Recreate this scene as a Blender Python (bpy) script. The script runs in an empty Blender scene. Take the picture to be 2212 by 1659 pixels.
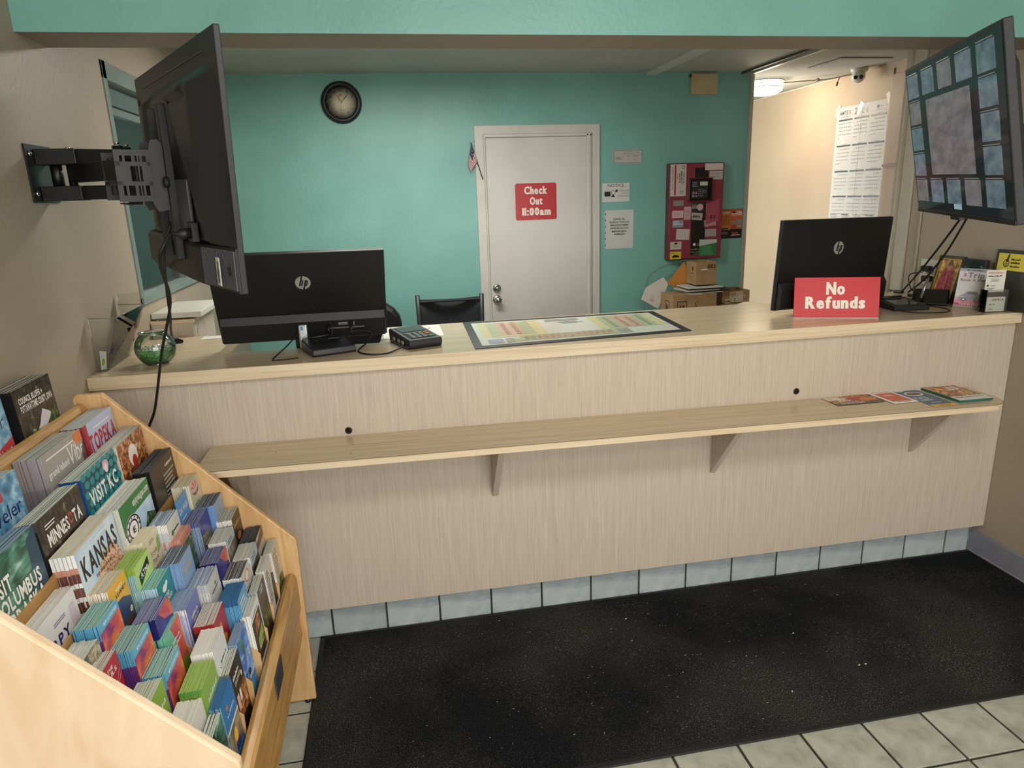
import bpy, bmesh, math, random
from mathutils import Vector, Matrix, Euler
random.seed(7)
S = bpy.context.scene
C = S.collection
PI = math.pi

# ---------------------------------------------------------------- camera
cam = bpy.data.cameras.new('camera')
cam_o = bpy.data.objects.new('camera', cam)
C.objects.link(cam_o)
S.camera = cam_o
cam.sensor_width = 36.0
cam.lens = 24.2486
cam.clip_start = 0.02
_yaw, _pit, _rol = -0.17214, -0.26554, -0.033853
fw = Vector((-math.sin(_yaw)*math.cos(_pit), math.cos(_yaw)*math.cos(_pit), math.sin(_pit)))
rt = Vector((math.cos(_yaw), math.sin(_yaw), 0))
up = rt.cross(fw)
r2 = math.cos(_rol)*rt + math.sin(_rol)*up
u2 = -math.sin(_rol)*rt + math.cos(_rol)*up
cm = Matrix((r2, u2, -fw)).transposed().to_4x4()
cm.translation = Vector((0.10872, -2.38316, 1.63587))
cam_o.matrix_world = cm

# ---------------------------------------------------------------- world, lights, exposure
w = bpy.data.worlds.new('world')
S.world = w
w.use_nodes = True
w.node_tree.nodes['Background'].inputs[0].default_value = (0.96, 0.95, 0.93, 1)
w.node_tree.nodes['Background'].inputs[1].default_value = 6.0
S.view_settings.view_transform = 'Standard'
S.view_settings.look = 'None'
S.view_settings.exposure = 0.0
S.view_settings.gamma = 1.0
S.view_settings.use_curve_mapping = False

def area(name, loc, rot, sx, sy, power, col):
    l = bpy.data.lights.new(name, 'AREA')
    l.shape = 'RECTANGLE'; l.size = sx; l.size_y = sy; l.energy = power; l.color = col
    o = bpy.data.objects.new(name, l); C.objects.link(o)
    o.location = loc; o.rotation_euler = rot
    return o
area('lobby_light', (0.95, -2.20, 2.62), (0, 0, 0), 1.2, 0.5, 34, (1.0, 0.96, 0.90))
area('lobby_light', (0.95, -3.6, 2.62), (0, 0, 0), 1.2, 0.5, 22, (1.0, 0.96, 0.90))
area('office_light', (0.35, 1.25, 2.385), (0, 0, 0), 1.2, 0.25, 34, (1.0, 0.98, 0.94))
pl = bpy.data.lights.new('hall_bulb', 'POINT'); pl.energy = 14; pl.color = (1.0, 0.84, 0.62); pl.shadow_soft_size = 0.08
po = bpy.data.objects.new('hall_bulb', pl); C.objects.link(po); po.location = (3.18, 3.05, 2.30)

# ---------------------------------------------------------------- helpers
def hexc(h):
    h = h.lstrip('#')
    v = [int(h[i:i+2], 16)/255 for i in (0, 2, 4)]
    return tuple(x/12.92 if x <= 0.04045 else ((x+0.055)/1.055)**2.4 for x in v)

MATS = {}
def mat(h, rough=0.55, metal=0.0, spec=0.5, name=None, emit=0, alpha=None):
    key = (h, rough, metal, spec, emit)
    if key in MATS: return MATS[key]
    m = bpy.data.materials.new(name or 'paint_'+h.strip('#'))
    m.use_nodes = True
    nt = m.node_tree
    b = nt.nodes['Principled BSDF']
    c = hexc(h)
    # faint procedural mottling so no surface is perfectly flat
    tc = nt.nodes.new('ShaderNodeTexCoord')
    n = nt.nodes.new('ShaderNodeTexNoise'); n.inputs['Scale'].default_value = 35; n.inputs['Detail'].default_value = 2
    hs = nt.nodes.new('ShaderNodeMixRGB'); hs.blend_type = 'MIX'
    hs.inputs[1].default_value = (*[x*0.93 for x in c], 1); hs.inputs[2].default_value = (*[min(1, x*1.06) for x in c], 1)
    nt.links.new(tc.outputs['Object'], n.inputs['Vector'])
    nt.links.new(n.outputs['Fac'], hs.inputs[0]); nt.links.new(hs.outputs[0], b.inputs['Base Color'])
    b.inputs['Roughness'].default_value = rough
    b.inputs['Metallic'].default_value = metal
    b.inputs['Specular IOR Level'].default_value = spec
    if emit:
        nt.links.new(hs.outputs[0], b.inputs['Emission Color'])
        b.inputs['Emission Strength'].default_value = emit
    MATS[key] = m
    return m

def nmat(name, cols, scale=(10, 10, 10), detail=6, rough=0.6, bump=0.0, bscale=None, coord='Object', pos=None, dist=0.0, spec=0.5, wave=None, rand=0.0, nrough=0.5):
    """noise through a colour ramp, optional bump / wave grain / per-object value shift"""
    m = bpy.data.materials.new(name); m.use_nodes = True
    nt = m.node_tree; b = nt.nodes['Principled BSDF']; L = nt.links.new
    tc = nt.nodes.new('ShaderNodeTexCoord'); mp = nt.nodes.new('ShaderNodeMapping')
    mp.inputs['Scale'].default_value = scale
    L(tc.outputs[coord], mp.inputs['Vector'])
    n = nt.nodes.new('ShaderNodeTexNoise'); n.inputs['Scale'].default_value = 1; n.inputs['Detail'].default_value = detail
    n.inputs['Distortion'].default_value = dist; n.inputs['Roughness'].default_value = nrough
    L(mp.outputs[0], n.inputs['Vector'])
    r = nt.nodes.new('ShaderNodeValToRGB')
    e = r.color_ramp.elements
    k = len(cols)
    pos = pos or [0.3+0.4*i/(k-1) for i in range(k)]
    e[0].position = pos[0]; e[0].color = (*hexc(cols[0]), 1)
    e[1].position = pos[-1]; e[1].color = (*hexc(cols[-1]), 1)
    for i in range(1, k-1):
        x = e.new(pos[i]); x.color = (*hexc(cols[i]), 1)
    L(n.outputs['Fac'], r.inputs[0])
    out = r.outputs[0]
    if rand:
        oi = nt.nodes.new('ShaderNodeObjectInfo'); mr = nt.nodes.new('ShaderNodeMapRange')
        mr.inputs['To Min'].default_value = 1-rand; mr.inputs['To Max'].default_value = 1+rand
        L(oi.outputs['Random'], mr.inputs['Value'])
        hv = nt.nodes.new('ShaderNodeHueSaturation'); L(mr.outputs[0], hv.inputs['Value']); L(out, hv.inputs['Color']); out = hv.outputs[0]
    L(out, b.inputs['Base Color'])
    b.inputs['Roughness'].default_value = rough
    b.inputs['Specular IOR Level'].default_value = spec
    if bump:
        n2 = nt.nodes.new('ShaderNodeTexNoise'); n2.inputs['Scale'].default_value = bscale or 100; n2.inputs['Detail'].default_value = 3
        L(tc.outputs[coord], n2.inputs['Vector'])
        bp = nt.nodes.new('ShaderNodeBump'); bp.inputs['Strength'].default_value = bump; bp.inputs['Distance'].default_value = 0.004
        L(n2.outputs['Fac'], bp.inputs['Height']); L(bp.outputs[0], b.inputs['Normal'])
    return m

def glass(name, tint=(1, 1, 1), refl=0.08):
    m = bpy.data.materials.new(name); m.use_nodes = True
    nt = m.node_tree; nt.nodes.clear(); L = nt.links.new
    o = nt.nodes.new('ShaderNodeOutputMaterial'); mx = nt.nodes.new('ShaderNodeMixShader')
    t = nt.nodes.new('ShaderNodeBsdfTransparent'); t.inputs[0].default_value = (*tint, 1)
    g = nt.nodes.new('ShaderNodeBsdfGlossy'); g.inputs['Roughness'].default_value = 0.03
    f = nt.nodes.new('ShaderNodeFresnel'); f.inputs[0].default_value = 1.45
    a = nt.nodes.new('ShaderNodeMath'); a.operation = 'ADD'; a.inputs[1].default_value = refl; a.use_clamp = True
    L(f.outputs[0], a.inputs[0]); L(a.outputs[0], mx.inputs[0]); L(t.outputs[0], mx.inputs[1]); L(g.outputs[0], mx.inputs[2]); L(mx.outputs[0], o.inputs[0])
    return m

class MB:
    """collects shapes; build() links them as ONE mesh object"""
    def __init__(s): s.v = []; s.f = []; s.m = []; s.mats = []; s.sm = []
    def mi(s, m):
        if m not in s.mats: s.mats.append(m)
        return s.mats.index(m)
    def add(s, vs, fs, m, smooth=False):
        o = len(s.v); s.v += [Vector(p) for p in vs]; i = s.mi(m)
        for f in fs: s.f.append([o+k for k in f]); s.m.append(i); s.sm.append(smooth)
        return s
    def box(s, x0, x1, y0, y1, z0, z1, m):
        vs = [(x, y, z) for x in (x0, x1) for y in (y0, y1) for z in (z0, z1)]
        fs = [(0, 1, 3, 2), (4, 6, 7, 5), (0, 4, 5, 1), (2, 3, 7, 6), (0, 2, 6, 4), (1, 5, 7, 3)]
        return s.add(vs, fs, m)
    def quad(s, pts, m): return s.add(pts, [tuple(range(len(pts)))], m)
    def prism(s, poly, O, U, V, t, m):
        """polygon in (U,V) plane at O extruded by vector t"""
        O, U, V, t = Vector(O), Vector(U), Vector(V), Vector(t)
        n = len(poly)
        a = [O+U*p[0]+V*p[1] for p in poly]; b = [p+t for p in a]
        fs = [tuple(range(n))[::-1], tuple(range(n, 2*n))] + [(i, (i+1) % n, n+(i+1) % n, n+i) for i in range(n)]
        return s.add(a+b, fs, m)
    def tube(s, pts, r, m, n=8, caps=True):
        pts = [Vector(p) for p in pts]
        rs = r if isinstance(r, (list, tuple)) else [r]*len(pts)
        vs = []; fs = []
        ref = None
        for i, p in enumerate(pts):
            d = (pts[min(i+1, len(pts)-1)]-pts[max(i-1, 0)]).normalized()
            if ref is None: ref = Vector((0, 0, 1)) if abs(d.z) < 0.9 else Vector((1, 0, 0))
            a = d.cross(ref); a = a.normalized() if a.length > 1e-6 else Vector((1, 0, 0)); b = d.cross(a).normalized()
            ref = -b if False else ref
            for k in range(n):
                t = 2*PI*k/n; vs.append(p+(a*math.cos(t)+b*math.sin(t))*rs[i])
        for i in range(len(pts)-1):
            for k in range(n):
                fs.append((i*n+k, i*n+(k+1) % n, (i+1)*n+(k+1) % n, (i+1)*n+k))
        if caps: fs += [tuple(range(n))[::-1], tuple(range((len(pts)-1)*n, len(pts)*n))]
        return s.add(vs, fs, m, True)
    def lathe(s, prof, O, m, n=24, axis='Z', close=False):
        O = Vector(O); vs = []; fs = []
        ax = {'Z': (Vector((1, 0, 0)), Vector((0, 1, 0)), Vector((0, 0, 1))), 'Y': (Vector((1, 0, 0)), Vector((0, 0, 1)), Vector((0, -1, 0))), 'X': (Vector((0, 1, 0)), Vector((0, 0, 1)), Vector((1, 0, 0)))}[axis]
        for r, h in prof:
            for k in range(n):
                t = 2*PI*k/n; vs.append(O+ax[0]*(r*math.cos(t))+ax[1]*(r*math.sin(t))+ax[2]*h)
        for i in range(len(prof)-1):
            for k in range(n): fs.append((i*n+k, i*n+(k+1) % n, (i+1)*n+(k+1) % n, (i+1)*n+k))
        if prof[0][0] > 1e-5 and not close: fs.append(tuple(range(n))[::-1])
        if prof[-1][0] > 1e-5 and not close: fs.append(tuple(range((len(prof)-1)*n, len(prof)*n)))
        return s.add(vs, fs, m, True)
    def build(s, name, parent=None, loc=None, rot=None, bevel=0, org=None, seg=2):
        me = bpy.data.meshes.new(name)
        vs = [tuple(p-Vector(org)) for p in s.v] if org is not None else [tuple(p) for p in s.v]
        me.from_pydata(vs, [], s.f)
        for m in s.mats: me.materials.append(m)
        me.polygons.foreach_set('material_index', s.m)
        me.polygons.foreach_set('use_smooth', s.sm)
        me.update()
        o = bpy.data.objects.new(name, me); C.objects.link(o)
        if parent: o.parent = parent
        if loc is not None: o.location = loc
        if rot is not None: o.rotation_euler = rot
        if bevel:
            b = o.modifiers.new('bevel', 'BEVEL'); b.width = bevel; b.segments = seg; b.limit_method = 'ANGLE'; b.angle_limit = math.radians(40)
        return o

def tag(o, label, cat, group=None, kind=None):
    o['label'] = label; o['category'] = cat
    if group: o['group'] = group
    if kind: o['kind'] = kind
    return o
def thing(name, label, cat, loc=(0, 0, 0), rot=(0, 0, 0), group=None):
    o = bpy.data.objects.new(name, None); C.objects.link(o)
    o.empty_display_size = 0.05
    o.location = loc; o.rotation_euler = rot
    return tag(o, label, cat, group)
def struct(o, label=None):
    o['kind'] = 'structure'
    if label: o['label'] = label
    return o

# ---- lettering: outlines of single characters, cached once, set as flat faces on printed surfaces
CH = "ABCDEFGHIJKLMNOPQRSTUVWXYZabcdefghijklmnopqrstuvwxyz0123456789.,:-+&'/ÉÓ!|"
GL = {}
def make_glyphs():
    tmp = []
    for bold in (0, 1):
        for ch in CH:
            c = bpy.data.curves.new('glyph', 'FONT'); c.body = ch; c.size = 1; c.resolution_u = 2
            if bold: c.offset = 0.028
            o = bpy.data.objects.new('glyph', c); C.objects.link(o); tmp.append((bold, ch, o, c))
    dg = bpy.context.evaluated_depsgraph_get()
    for bold, ch, o, c in tmp:
        me = bpy.data.meshes.new_from_object(o.evaluated_get(dg))
        vs = [(p.co.x, p.co.y) for p in me.vertices]; fs = [tuple(p.vertices) for p in me.polygons]
        if vs:
            x0 = min(p[0] for p in vs); x1 = max(p[0] for p in vs)
            GL[(bold, ch)] = ([(p[0]-x0, p[1]) for p in vs], fs, x1-x0)
        bpy.data.meshes.remove(me)
    for bold, ch, o, c in tmp:
        bpy.data.objects.remove(o); bpy.data.curves.remove(c)
make_glyphs()

class Print:
    """flat print on a W x H sheet: origin O lower left, unit vectors U,V"""
    def __init__(s, O, U, V, W, H, eps=0.0004):
        s.O, s.U, s.V = Vector(O), Vector(U), Vector(V); s.N = s.U.cross(s.V); s.W, s.H = W, H; s.mb = MB(); s.l = 1; s.eps = eps
    def P(s, x, y): return s.O+s.U*(x*s.W)+s.V*(y*s.H)+s.N*(s.eps*s.l)
    def r(s, x0, y0, x1, y1, m): s.mb.quad([s.P(x0, y0), s.P(x1, y0), s.P(x1, y1), s.P(x0, y1)], m); s.l += 1; return s
    def p(s, pts, m): s.mb.quad([s.P(*q) for q in pts], m); s.l += 1; return s
    def e(s, cx, cy, rx, ry, m, n=20, a0=0): 
        s.mb.quad([s.P(cx+rx*math.cos(2*PI*k/n+a0), cy+ry*math.sin(2*PI*k/n+a0)) for k in range(n)], m); s.l += 1; return s
    def ring(s, cx, cy, rx, ry, t, m, n=28):
        vs = []
        for k in range(n):
            a = 2*PI*k/n; vs += [s.P(cx+rx*math.cos(a), cy+ry*math.sin(a)), s.P(cx+rx*(1-t)*math.cos(a), cy+ry*(1-t)*math.sin(a))]
        s.mb.add(vs, [(2*k, 2*((k+1) % n), 2*((k+1) % n)+1, 2*k+1) for k in range(n)], m); s.l += 1; return s
    def seg(s, x0, y0, x1, y1, w, m):
        a = Vector((x0*s.W, y0*s.H)); b = Vector((x1*s.W, y1*s.H)); d = (b-a).normalized(); n = Vector((-d.y, d.x))*w/2
        q = [a+n, a-n, b-n, b+n]
        s.mb.quad([s.P(v.x/s.W, v.y/s.H) for v in q][::-1], m) if False else s.mb.quad([s.P(v.x/s.W, v.y/s.H) for v in q], m)
        s.l += 1; return s
    def t(s, txt, x, y, w, h, m, bold=1, rot=0, slant=0):
        """text fitted in the box x..x+w, y..y+h (fractions); rot in degrees about the box's lower left"""
        gap = (0.08, 0.10, 0.13)[bold]
        cur = 0; items = []
        for ch in txt:
            if ch == ' ': cur += 0.30; continue
            g = GL.get((min(bold, 1), ch))
            if not g: continue
            items.append((g, cur)); cur += g[2]+gap
        if not items: return s
        tot = cur-gap
        has = any(c in 'ABCDEFGHIJKLMNOPQRSTUVWXYZbdfhklt0123456789' for c in txt)
        ch_ = 0.70 if has else 0.50
        ww, hh = w*s.W, h*s.H
        ca, sa = math.cos(math.radians(rot)), math.sin(math.radians(rot))
        for (vs, fs, gw), cx in items:
            out = []
            for px, py in vs:
                X = (cx+px)/tot*ww+slant*py*hh; Y = py/ch_*hh
                X, Y = X*ca-Y*sa, X*sa+Y*ca
                out.append(s.P(x+X/s.W, y+Y/s.H))
            s.mb.add(out, fs, m)
            if bold == 2:      # extra heavy: the same outline again, shifted to both sides
                for dx in (-0.035, 0.035):
                    dd = s.U*(dx/tot*ww)+s.N*(s.eps*0.15*(1 if dx > 0 else 2)); s.mb.add([p+dd for p in out], fs, m)
        s.l += 1; return s
    def lines(s, x, y0, y1, w, n, m, th=0.35, jit=0.3):
        """unreadable small print as ragged thin strips"""
        rnd = random.Random(int(x*1000+y0*77+n))
        for i in range(n):
            yy = y1-(y1-y0)*(i+0.7)/n; hh = (y1-y0)/n*th
            ww = w*(1-jit*rnd.random()); s.mb.quad([s.P(x, yy), s.P(x+ww, yy), s.P(x+ww, yy+hh), s.P(x, yy+hh)], m)
        s.l += 1; return s
    def sq(s, x, y, w, h, m, n=9, sl=0.0):
        """blurred word too small to read: a row of uneven strokes"""
        rnd = random.Random(int(x*999+y*131+n*7))
        for i in range(n):
            a = x+w*i/n; b = a+w/n*rnd.uniform(.5, .85); hh = h*rnd.uniform(.45, 1); y0 = y+sl*(a-x)
            s.mb.quad([s.P(a, y0), s.P(b, y0+sl*(b-a)), s.P(b, y0+hh), s.P(a, y0+hh*rnd.uniform(.7, 1))], m)
        s.l += 1; return s
    def build(s, name, parent=None, loc=None, rot=None): return s.mb.build(name, parent, loc, rot)

def copy_tree(o):
    c = o.copy(); C.objects.link(c)
    for ch in o.children:
        d = ch.copy(); C.objects.link(d); d.parent = c
        for g in ch.children:
            e = g.copy(); C.objects.link(e); e.parent = d
    return c

# ---------------------------------------------------------------- shared materials
M_teal = nmat('teal_wall_paint', ['#79b0a6', '#83bbb1'], (3, 3, 3), rough=0.40, bump=0.40, bscale=60)
M_beige = nmat('beige_wall_paint', ['#9f917e', '#a99b87'], (2, 2, 2), rough=0.5, bump=0.30, bscale=75)
M_hall = nmat('hall_wall_paint', ['#b09a80', '#b9a48a'], (2, 2, 2), rough=0.6, bump=0.35, bscale=60)
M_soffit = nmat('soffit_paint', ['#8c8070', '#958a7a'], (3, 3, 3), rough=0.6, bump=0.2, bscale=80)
M_ceil = nmat('ceiling_paint', ['#b4b7b2', '#bec0ba'], (3, 3, 3), rough=0.8, bump=0.6, bscale=50)
M_white = nmat('white_gloss_paint', ['#c9c6ba', '#d5d2c8'], (4, 4, 4), rough=0.35)
M_lamv = nmat('laminate_upright_grain', ['#b3a595', '#c2b4a3', '#cdc0af'], (170, 170, 4.5), detail=9, rough=0.42, dist=0.8, pos=[.25, .5, .75])
M_lamh = nmat('laminate_lengthwise_grain', ['#bda988', '#c9b595', '#d3c3a4'], (2.2, 70, 70), detail=8, rough=0.22, dist=0.8, pos=[.3, .5, .72])
M_lamf = nmat('laminate_edge_grain', ['#c8b291', '#d8c5a5', '#e0d0b2'], (2.2, 90, 90), detail=8, rough=0.40, dist=0.8, pos=[.3, .5, .72])
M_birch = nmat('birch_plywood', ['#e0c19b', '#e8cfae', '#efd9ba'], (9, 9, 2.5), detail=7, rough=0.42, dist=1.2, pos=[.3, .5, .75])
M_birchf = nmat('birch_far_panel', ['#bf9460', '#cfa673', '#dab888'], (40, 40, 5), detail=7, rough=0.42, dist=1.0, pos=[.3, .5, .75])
M_oak = nmat('oak_rail', ['#9a713c', '#b98e52', '#caa265'], (45, 4, 45), detail=8, rough=0.38, dist=1.5, pos=[.28, .5, .75])
M_oakx = nmat('oak_riser', ['#a27a44', '#b98e54'], (30, 4, 30), detail=7, rough=0.5, dist=1.0)
M_tile = nmat('floor_tile_glaze', ['#8f9386', '#a6a99a', '#b4b7a9'], (14, 14, 14), detail=5, rough=0.28, dist=0.7, rand=0.06)
M_ktile = nmat('kick_tile_glaze', ['#94a0a4', '#a9b4b6', '#b6bfbd'], (9, 9, 14), detail=5, rough=0.30, dist=0.9, rand=0.06)
M_grout = nmat('dark_grout', ['#2c2620', '#4a4038'], (60, 60, 60), rough=0.9)
M_black = mat('#17181a', 0.45)
M_blackp = mat('#1c1d20', 0.55, name='black_plastic')
M_blackg = mat('#0c0d0e', 0.18, name='black_gloss')
M_rubber = mat('#161616', 0.6, name='black_rubber')
M_chrome = mat('#c8c8c8', 0.2, 1.0, name='chrome')
M_steel = mat('#8e9094', 0.35, 1.0, name='brushed_steel')
M_paper = mat('#dedcd2', 0.7, name='paper')
M_ink = mat('#1c1c20', 0.7, name='ink')
M_grey = mat('#8a8c8e', 0.6)
M_glass = glass('clear_glass')
M_acry = glass('clear_acrylic', (0.93, 0.94, 0.92), 0.05)
XL, XR = -0.8715, 2.6327
YB, ZC, HC = 2.60, 2.444, 1.1146
# ================================================================ SETTING
# floor with its own tiles
fb = MB().box(XL-0.3, 4.4, -4.6, 5.2, -0.06, -0.006, M_grout)
floor = struct(fb.build('floor'))
TP = 0.20965; fx0, fy0 = 0.8364, -0.9796
tile_me = None
def tile_mesh():
    t = MB(); a = TP/2-0.0042
    t.box(-a, a, -a, a, -0.006, 0.0, M_tile)
    return t
tb = None
n_t = 0
for i in range(-8, 9):
    for j in range(-10, 6):
        x0 = fx0+(i+0.5)*TP; y0 = fy0+(j-0.5)*TP+TP
        if x0 < XL or x0 > XR+0.02 or y0 > 0.10: continue
        if n_t >= 290: continue
        if tb is None:
            tb = tile_mesh().build('tile', floor, (x0, y0, 0), bevel=0.0025)
        else:
            c = tb.copy(); C.objects.link(c); c.location = (x0, y0, random.uniform(-0.0004, 0.0004))
        n_t += 1
# floor finish farther off than anyone sees: plain board of the same glaze
MBf = MB().box(XL, XR, -4.4, -2.95, -0.006, 0.0, M_tile)
o = MBf.build('floor_margin', floor); o['kind'] = 'stuff'
o = MB().box(XL, 4.2, 0.10, 5.0, -0.006, 0.0, mat('#8d8a80', 0.5)).build('office_flooring', floor); o['kind'] = 'stuff'

# left wall with the service window opening
WY0, WY1, WZ0, WZ1 = 0.60, 1.52, 1.262, 2.172
wl = MB()
wl.box(XL-0.12, XL, -4.4, WY0, 0, 2.75, M_beige).box(XL-0.12, XL, WY1, YB+0.1, 0, 2.75, M_beige)
wl.box(XL-0.12, XL, WY0, WY1, 0, WZ0, M_beige).box(XL-0.12, XL, WY0, WY1, WZ1, 2.75, M_beige)
struct(wl.build('wall_left'))
struct(MB().box(XR, XR+0.12, -4.4, 0.74, 0, 2.75, M_beige).build('wall_right'))
struct(MB().box(XL-0.12, 2.80, YB, YB+0.11, 0, ZC+0.2, M_teal).build('wall_back'))
struct(MB().box(2.80, 2.826, YB-0.012, YB+0.125, 0, ZC, mat('#b4ab9c', 0.5)).build('trim_1', bevel=0.003))
struct(MB().box(3.648, 3.76, 0.74, 5.0, 0, ZC+0.2, M_hall).build('wall_hall'))
struct(MB().box(2.0, 3.76, 5.0, 5.1, 0, ZC+0.2, M_hall).build('wall_end'))
struct(MB().box(2.75, 3.76, 0.62, 0.74, 0, ZC+0.2, M_hall).build('wall_closet'))
# header beam over the counter: teal face to the lobby, drab soffit
hd = MB()
x0, x1, y0, y1, z0, z1 = XL-0.1, XR+0.1, -0.0352, 0.1767, 2.1283, 2.75
hd.quad([(x0, y0, z0), (x1, y0, z0), (x1, y0, z1), (x0, y0, z1)], M_teal)
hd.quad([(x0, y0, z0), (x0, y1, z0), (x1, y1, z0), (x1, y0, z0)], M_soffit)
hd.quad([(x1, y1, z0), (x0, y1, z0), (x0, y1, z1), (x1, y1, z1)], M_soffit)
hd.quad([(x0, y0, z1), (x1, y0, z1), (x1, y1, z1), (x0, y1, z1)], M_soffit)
struct(hd.build('wall_header'))
struct(MB().box(XL-0.12, 3.76, 0.1767, 5.1, ZC, ZC+0.08, M_ceil).build('ceiling'))
struct(MB().box(XL-0.12, XR+0.12, -4.5, 0.0, 2.68, 2.76, M_ceil).build('ceiling'))
# lobby front behind the viewer: wall with a wide shop window
wf = MB()
wf.box(XL-0.12, XR+0.12, -4.52, -4.4, 0, 0.45, M_beige).box(XL-0.12, XR+0.12, -4.52, -4.4, 2.35, 2.75, M_beige)
wf.box(XL-0.12, -0.5, -4.52, -4.4, 0.45, 2.35, M_beige).box(2.3, XR+0.12, -4.52, -4.4, 0.45, 2.35, M_beige)
struct(wf.build('wall_front'))
wn = MB()
for x in (-0.5, 0.40, 1.32, 2.25): wn.box(x, x+0.05, -4.49, -4.43, 0.45, 2.35, M_grey)
wn.box(-0.5, 2.3, -4.49, -4.43, 0.45, 0.50, M_grey).box(-0.5, 2.3, -4.49, -4.43, 2.30, 2.35, M_grey)
struct(wn.build('window_2'))
# counter's tiled toe kick
kick = struct(MB().box(XL, XR, 0.0675, 0.12, 0, 0.16, M_grout).build('trim_2'))
xs = [-0.2061+0.2085*i for i in range(-4, 15)]
km = None
for i in range(len(xs)-1):
    a, b = xs[i]+0.0035, xs[i+1]-0.0035
    if b < XL: continue
    a = max(a, XL)
    if b > XR-0.01: b = XR-0.01
    if b-a > 0.2 and km is not None:
        c = km.copy(); C.objects.link(c); c.location = ((a+b)/2, 0.0645, 0.08); continue
    t = MB().box(-(b-a)/2, (b-a)/2, -0.0035, 0.0035, -0.078, 0.078, M_ktile).build('tile', kick, ((a+b)/2, 0.0645, 0.08), bevel=0.002)
    if b-a > 0.2: km = t
a = xs[-1]+0.0035
MB().box(a, XR-0.004, 0.061, 0.068, 0.002, 0.158, M_ktile).build('tile', kick, bevel=0.002)
# vinyl base on the right wall
bb = MB().prism([(0, 0), (-0.012, 0), (-0.006, 0.012), (-0.004, 0.105), (-0.002, 0.115), (0, 0.115)], (XR, 0.06, 0), (1, 0, 0), (0, 0, 1), (0, -4.4, 0), nmat('vinyl_base', ['#7c7c86', '#898993'], (8, 8, 8), rough=0.4))
struct(bb.build('baseboard_right'))
struct(MB().prism([(0, 0), (0.012, 0), (0.006, 0.012), (0.004, 0.105), (0, 0.115)], (XL, -0.02, 0), (1, 0, 0), (0, 0, 1), (0, -4.3, 0), mat('#7f7f88', 0.4)).build('baseboard_left'))

# service window in the left wall
wg = nmat('window_frame_enamel', ['#74807a', '#808c84'], (6, 6, 6), rough=0.4)
w1 = bpy.data.objects.new('window_1', None); C.objects.link(w1); struct(w1, 'grey-green metal service window in the left wall'); w1.location = (XL, WY0, WZ0)
og = (XL, WY0, WZ0)
f = MB()
f.box(XL-0.10, XL+0.006, WY0, WY0+0.035, WZ0, WZ1, wg).box(XL-0.10, XL+0.006, WY1-0.03, WY1, WZ0, WZ1, wg)
f.box(XL-0.10, XL+0.006, WY0, WY1, WZ1-0.065, WZ1, wg).box(XL-0.10, XL+0.012, WY0, WY1, WZ0, WZ0+0.03, wg)
f.build('window_frame', w1, org=og, bevel=0.002)
MB().box(XL-0.085, XL-0.03, WY0+0.035, WY1-0.03, WZ1-0.140, WZ1-0.075, mat('#5b6966', 0.4)).build('shutter_box', w1, org=og, bevel=0.004)
MB().box(XL-0.07, XL-0.04, WY0+0.035, WY1-0.03, WZ1-0.172, WZ1-0.143, mat('#9aa09c', 0.3, 0.6)).build('window_rail', w1, org=og, bevel=0.002)
MB().box(XL-0.062, XL-0.056, WY0+0.035, WY1-0.03, WZ0+0.03, WZ1-0.172, M_glass).build('pane', w1, org=og)
for yy in (1.40,): MB().box(XL-0.075, XL-0.03, yy, yy+0.03, WZ0+0.03, WZ1-0.172, wg).build('mullion', w1, org=og, bevel=0.002)
# porch seen through it
po_ = (-1.34, 2.0, 0)
t = thing('porch_board', 'dark teal notice board outside the left service window', 'board', po_)
MB().box(-1.36, -1.32, 0.9, 2.62, 0.0, 2.5, mat('#2e4f4e', 0.25)).build('panel', t, org=po_)
MB().box(-1.32, -1.312, 1.9, 2.26, 1.85, 2.50, mat('#8fb0a6', 0.4)).build('upper_field', t, org=po_)
MB().box(-1.312, -1.308, 1.93, 2.235, 2.035, 2.185, mat('#5b4c60', 0.4)).build('poster_sheet', t, org=po_)
MB().prism([(1.95, 2.04), (2.235, 2.04), (2.235, 2.055), (2.21, 2.066), (2.15, 2.072), (2.08, 2.085), (2.0, 2.072)], (-1.308, 0, 0), (0, 1, 0), (0, 0, 1), (0.002, 0, 0), mat('#d9a23c', 0.4)).build('orange_print', t, org=po_)
MB().lathe([(0.035, 0), (0.04, 0.03), (0.03, 0.05), (0.001, 0.055)], (-1.308, 2.09, 1.97), mat('#cfd8d4', 0.4), 20, 'X').build('dome_camera_housing', t, org=po_)
t2 = thing('perforated_post', 'white post with round black holes outside the left window', 'post', (-1.28, 2.345, 0))
MB().box(-0.02, 0.02, -0.088, 0.085, 0.0, 2.5, mat('#ece8e6', 0.4)).build('post_body', t2)
for k, (y0_, wd) in enumerate(((0.20, 0.06), (0.33, 0.10), (0.52, 0.05), (0.62, 0.16))):
    MB().box(-0.03, 0.01, y0_-.02, y0_+wd-.02, 0.0, 2.5, mat(['#8b908c', '#e8e6e2', '#7d8682', '#dcdad4'][k], 0.4)).build('side_strip', t2)
hm = MB()
for k in range(78):
    z = 1.05+k*0.0185; yy = (-0.045, 0.01, -0.025, 0.03)[k % 4]
    if (k//5) % 2 == 1: continue
    hm.lathe([(0.010, 0), (0.010, 0.003)], (0.02, yy, z), mat('#3a3a3c', .5), 10, 'X')
o = hm.build('holes', t2); o['kind'] = 'stuff'
t3 = thing('notice_card', 'white card with a red box taped behind the window glass', 'sign', (XL-0.066, 0.90, 1.61))
MB().box(-0.003, -0.001, -0.06, 0.085, -0.09, 0.10, mat('#dfe2e0', 0.5)).build('card', t3)
MB().box(-0.001, 0.0, -0.05, 0.07, -0.075, -0.01, mat('#b0343a', 0.5)).build('red_patch', t3)
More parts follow.
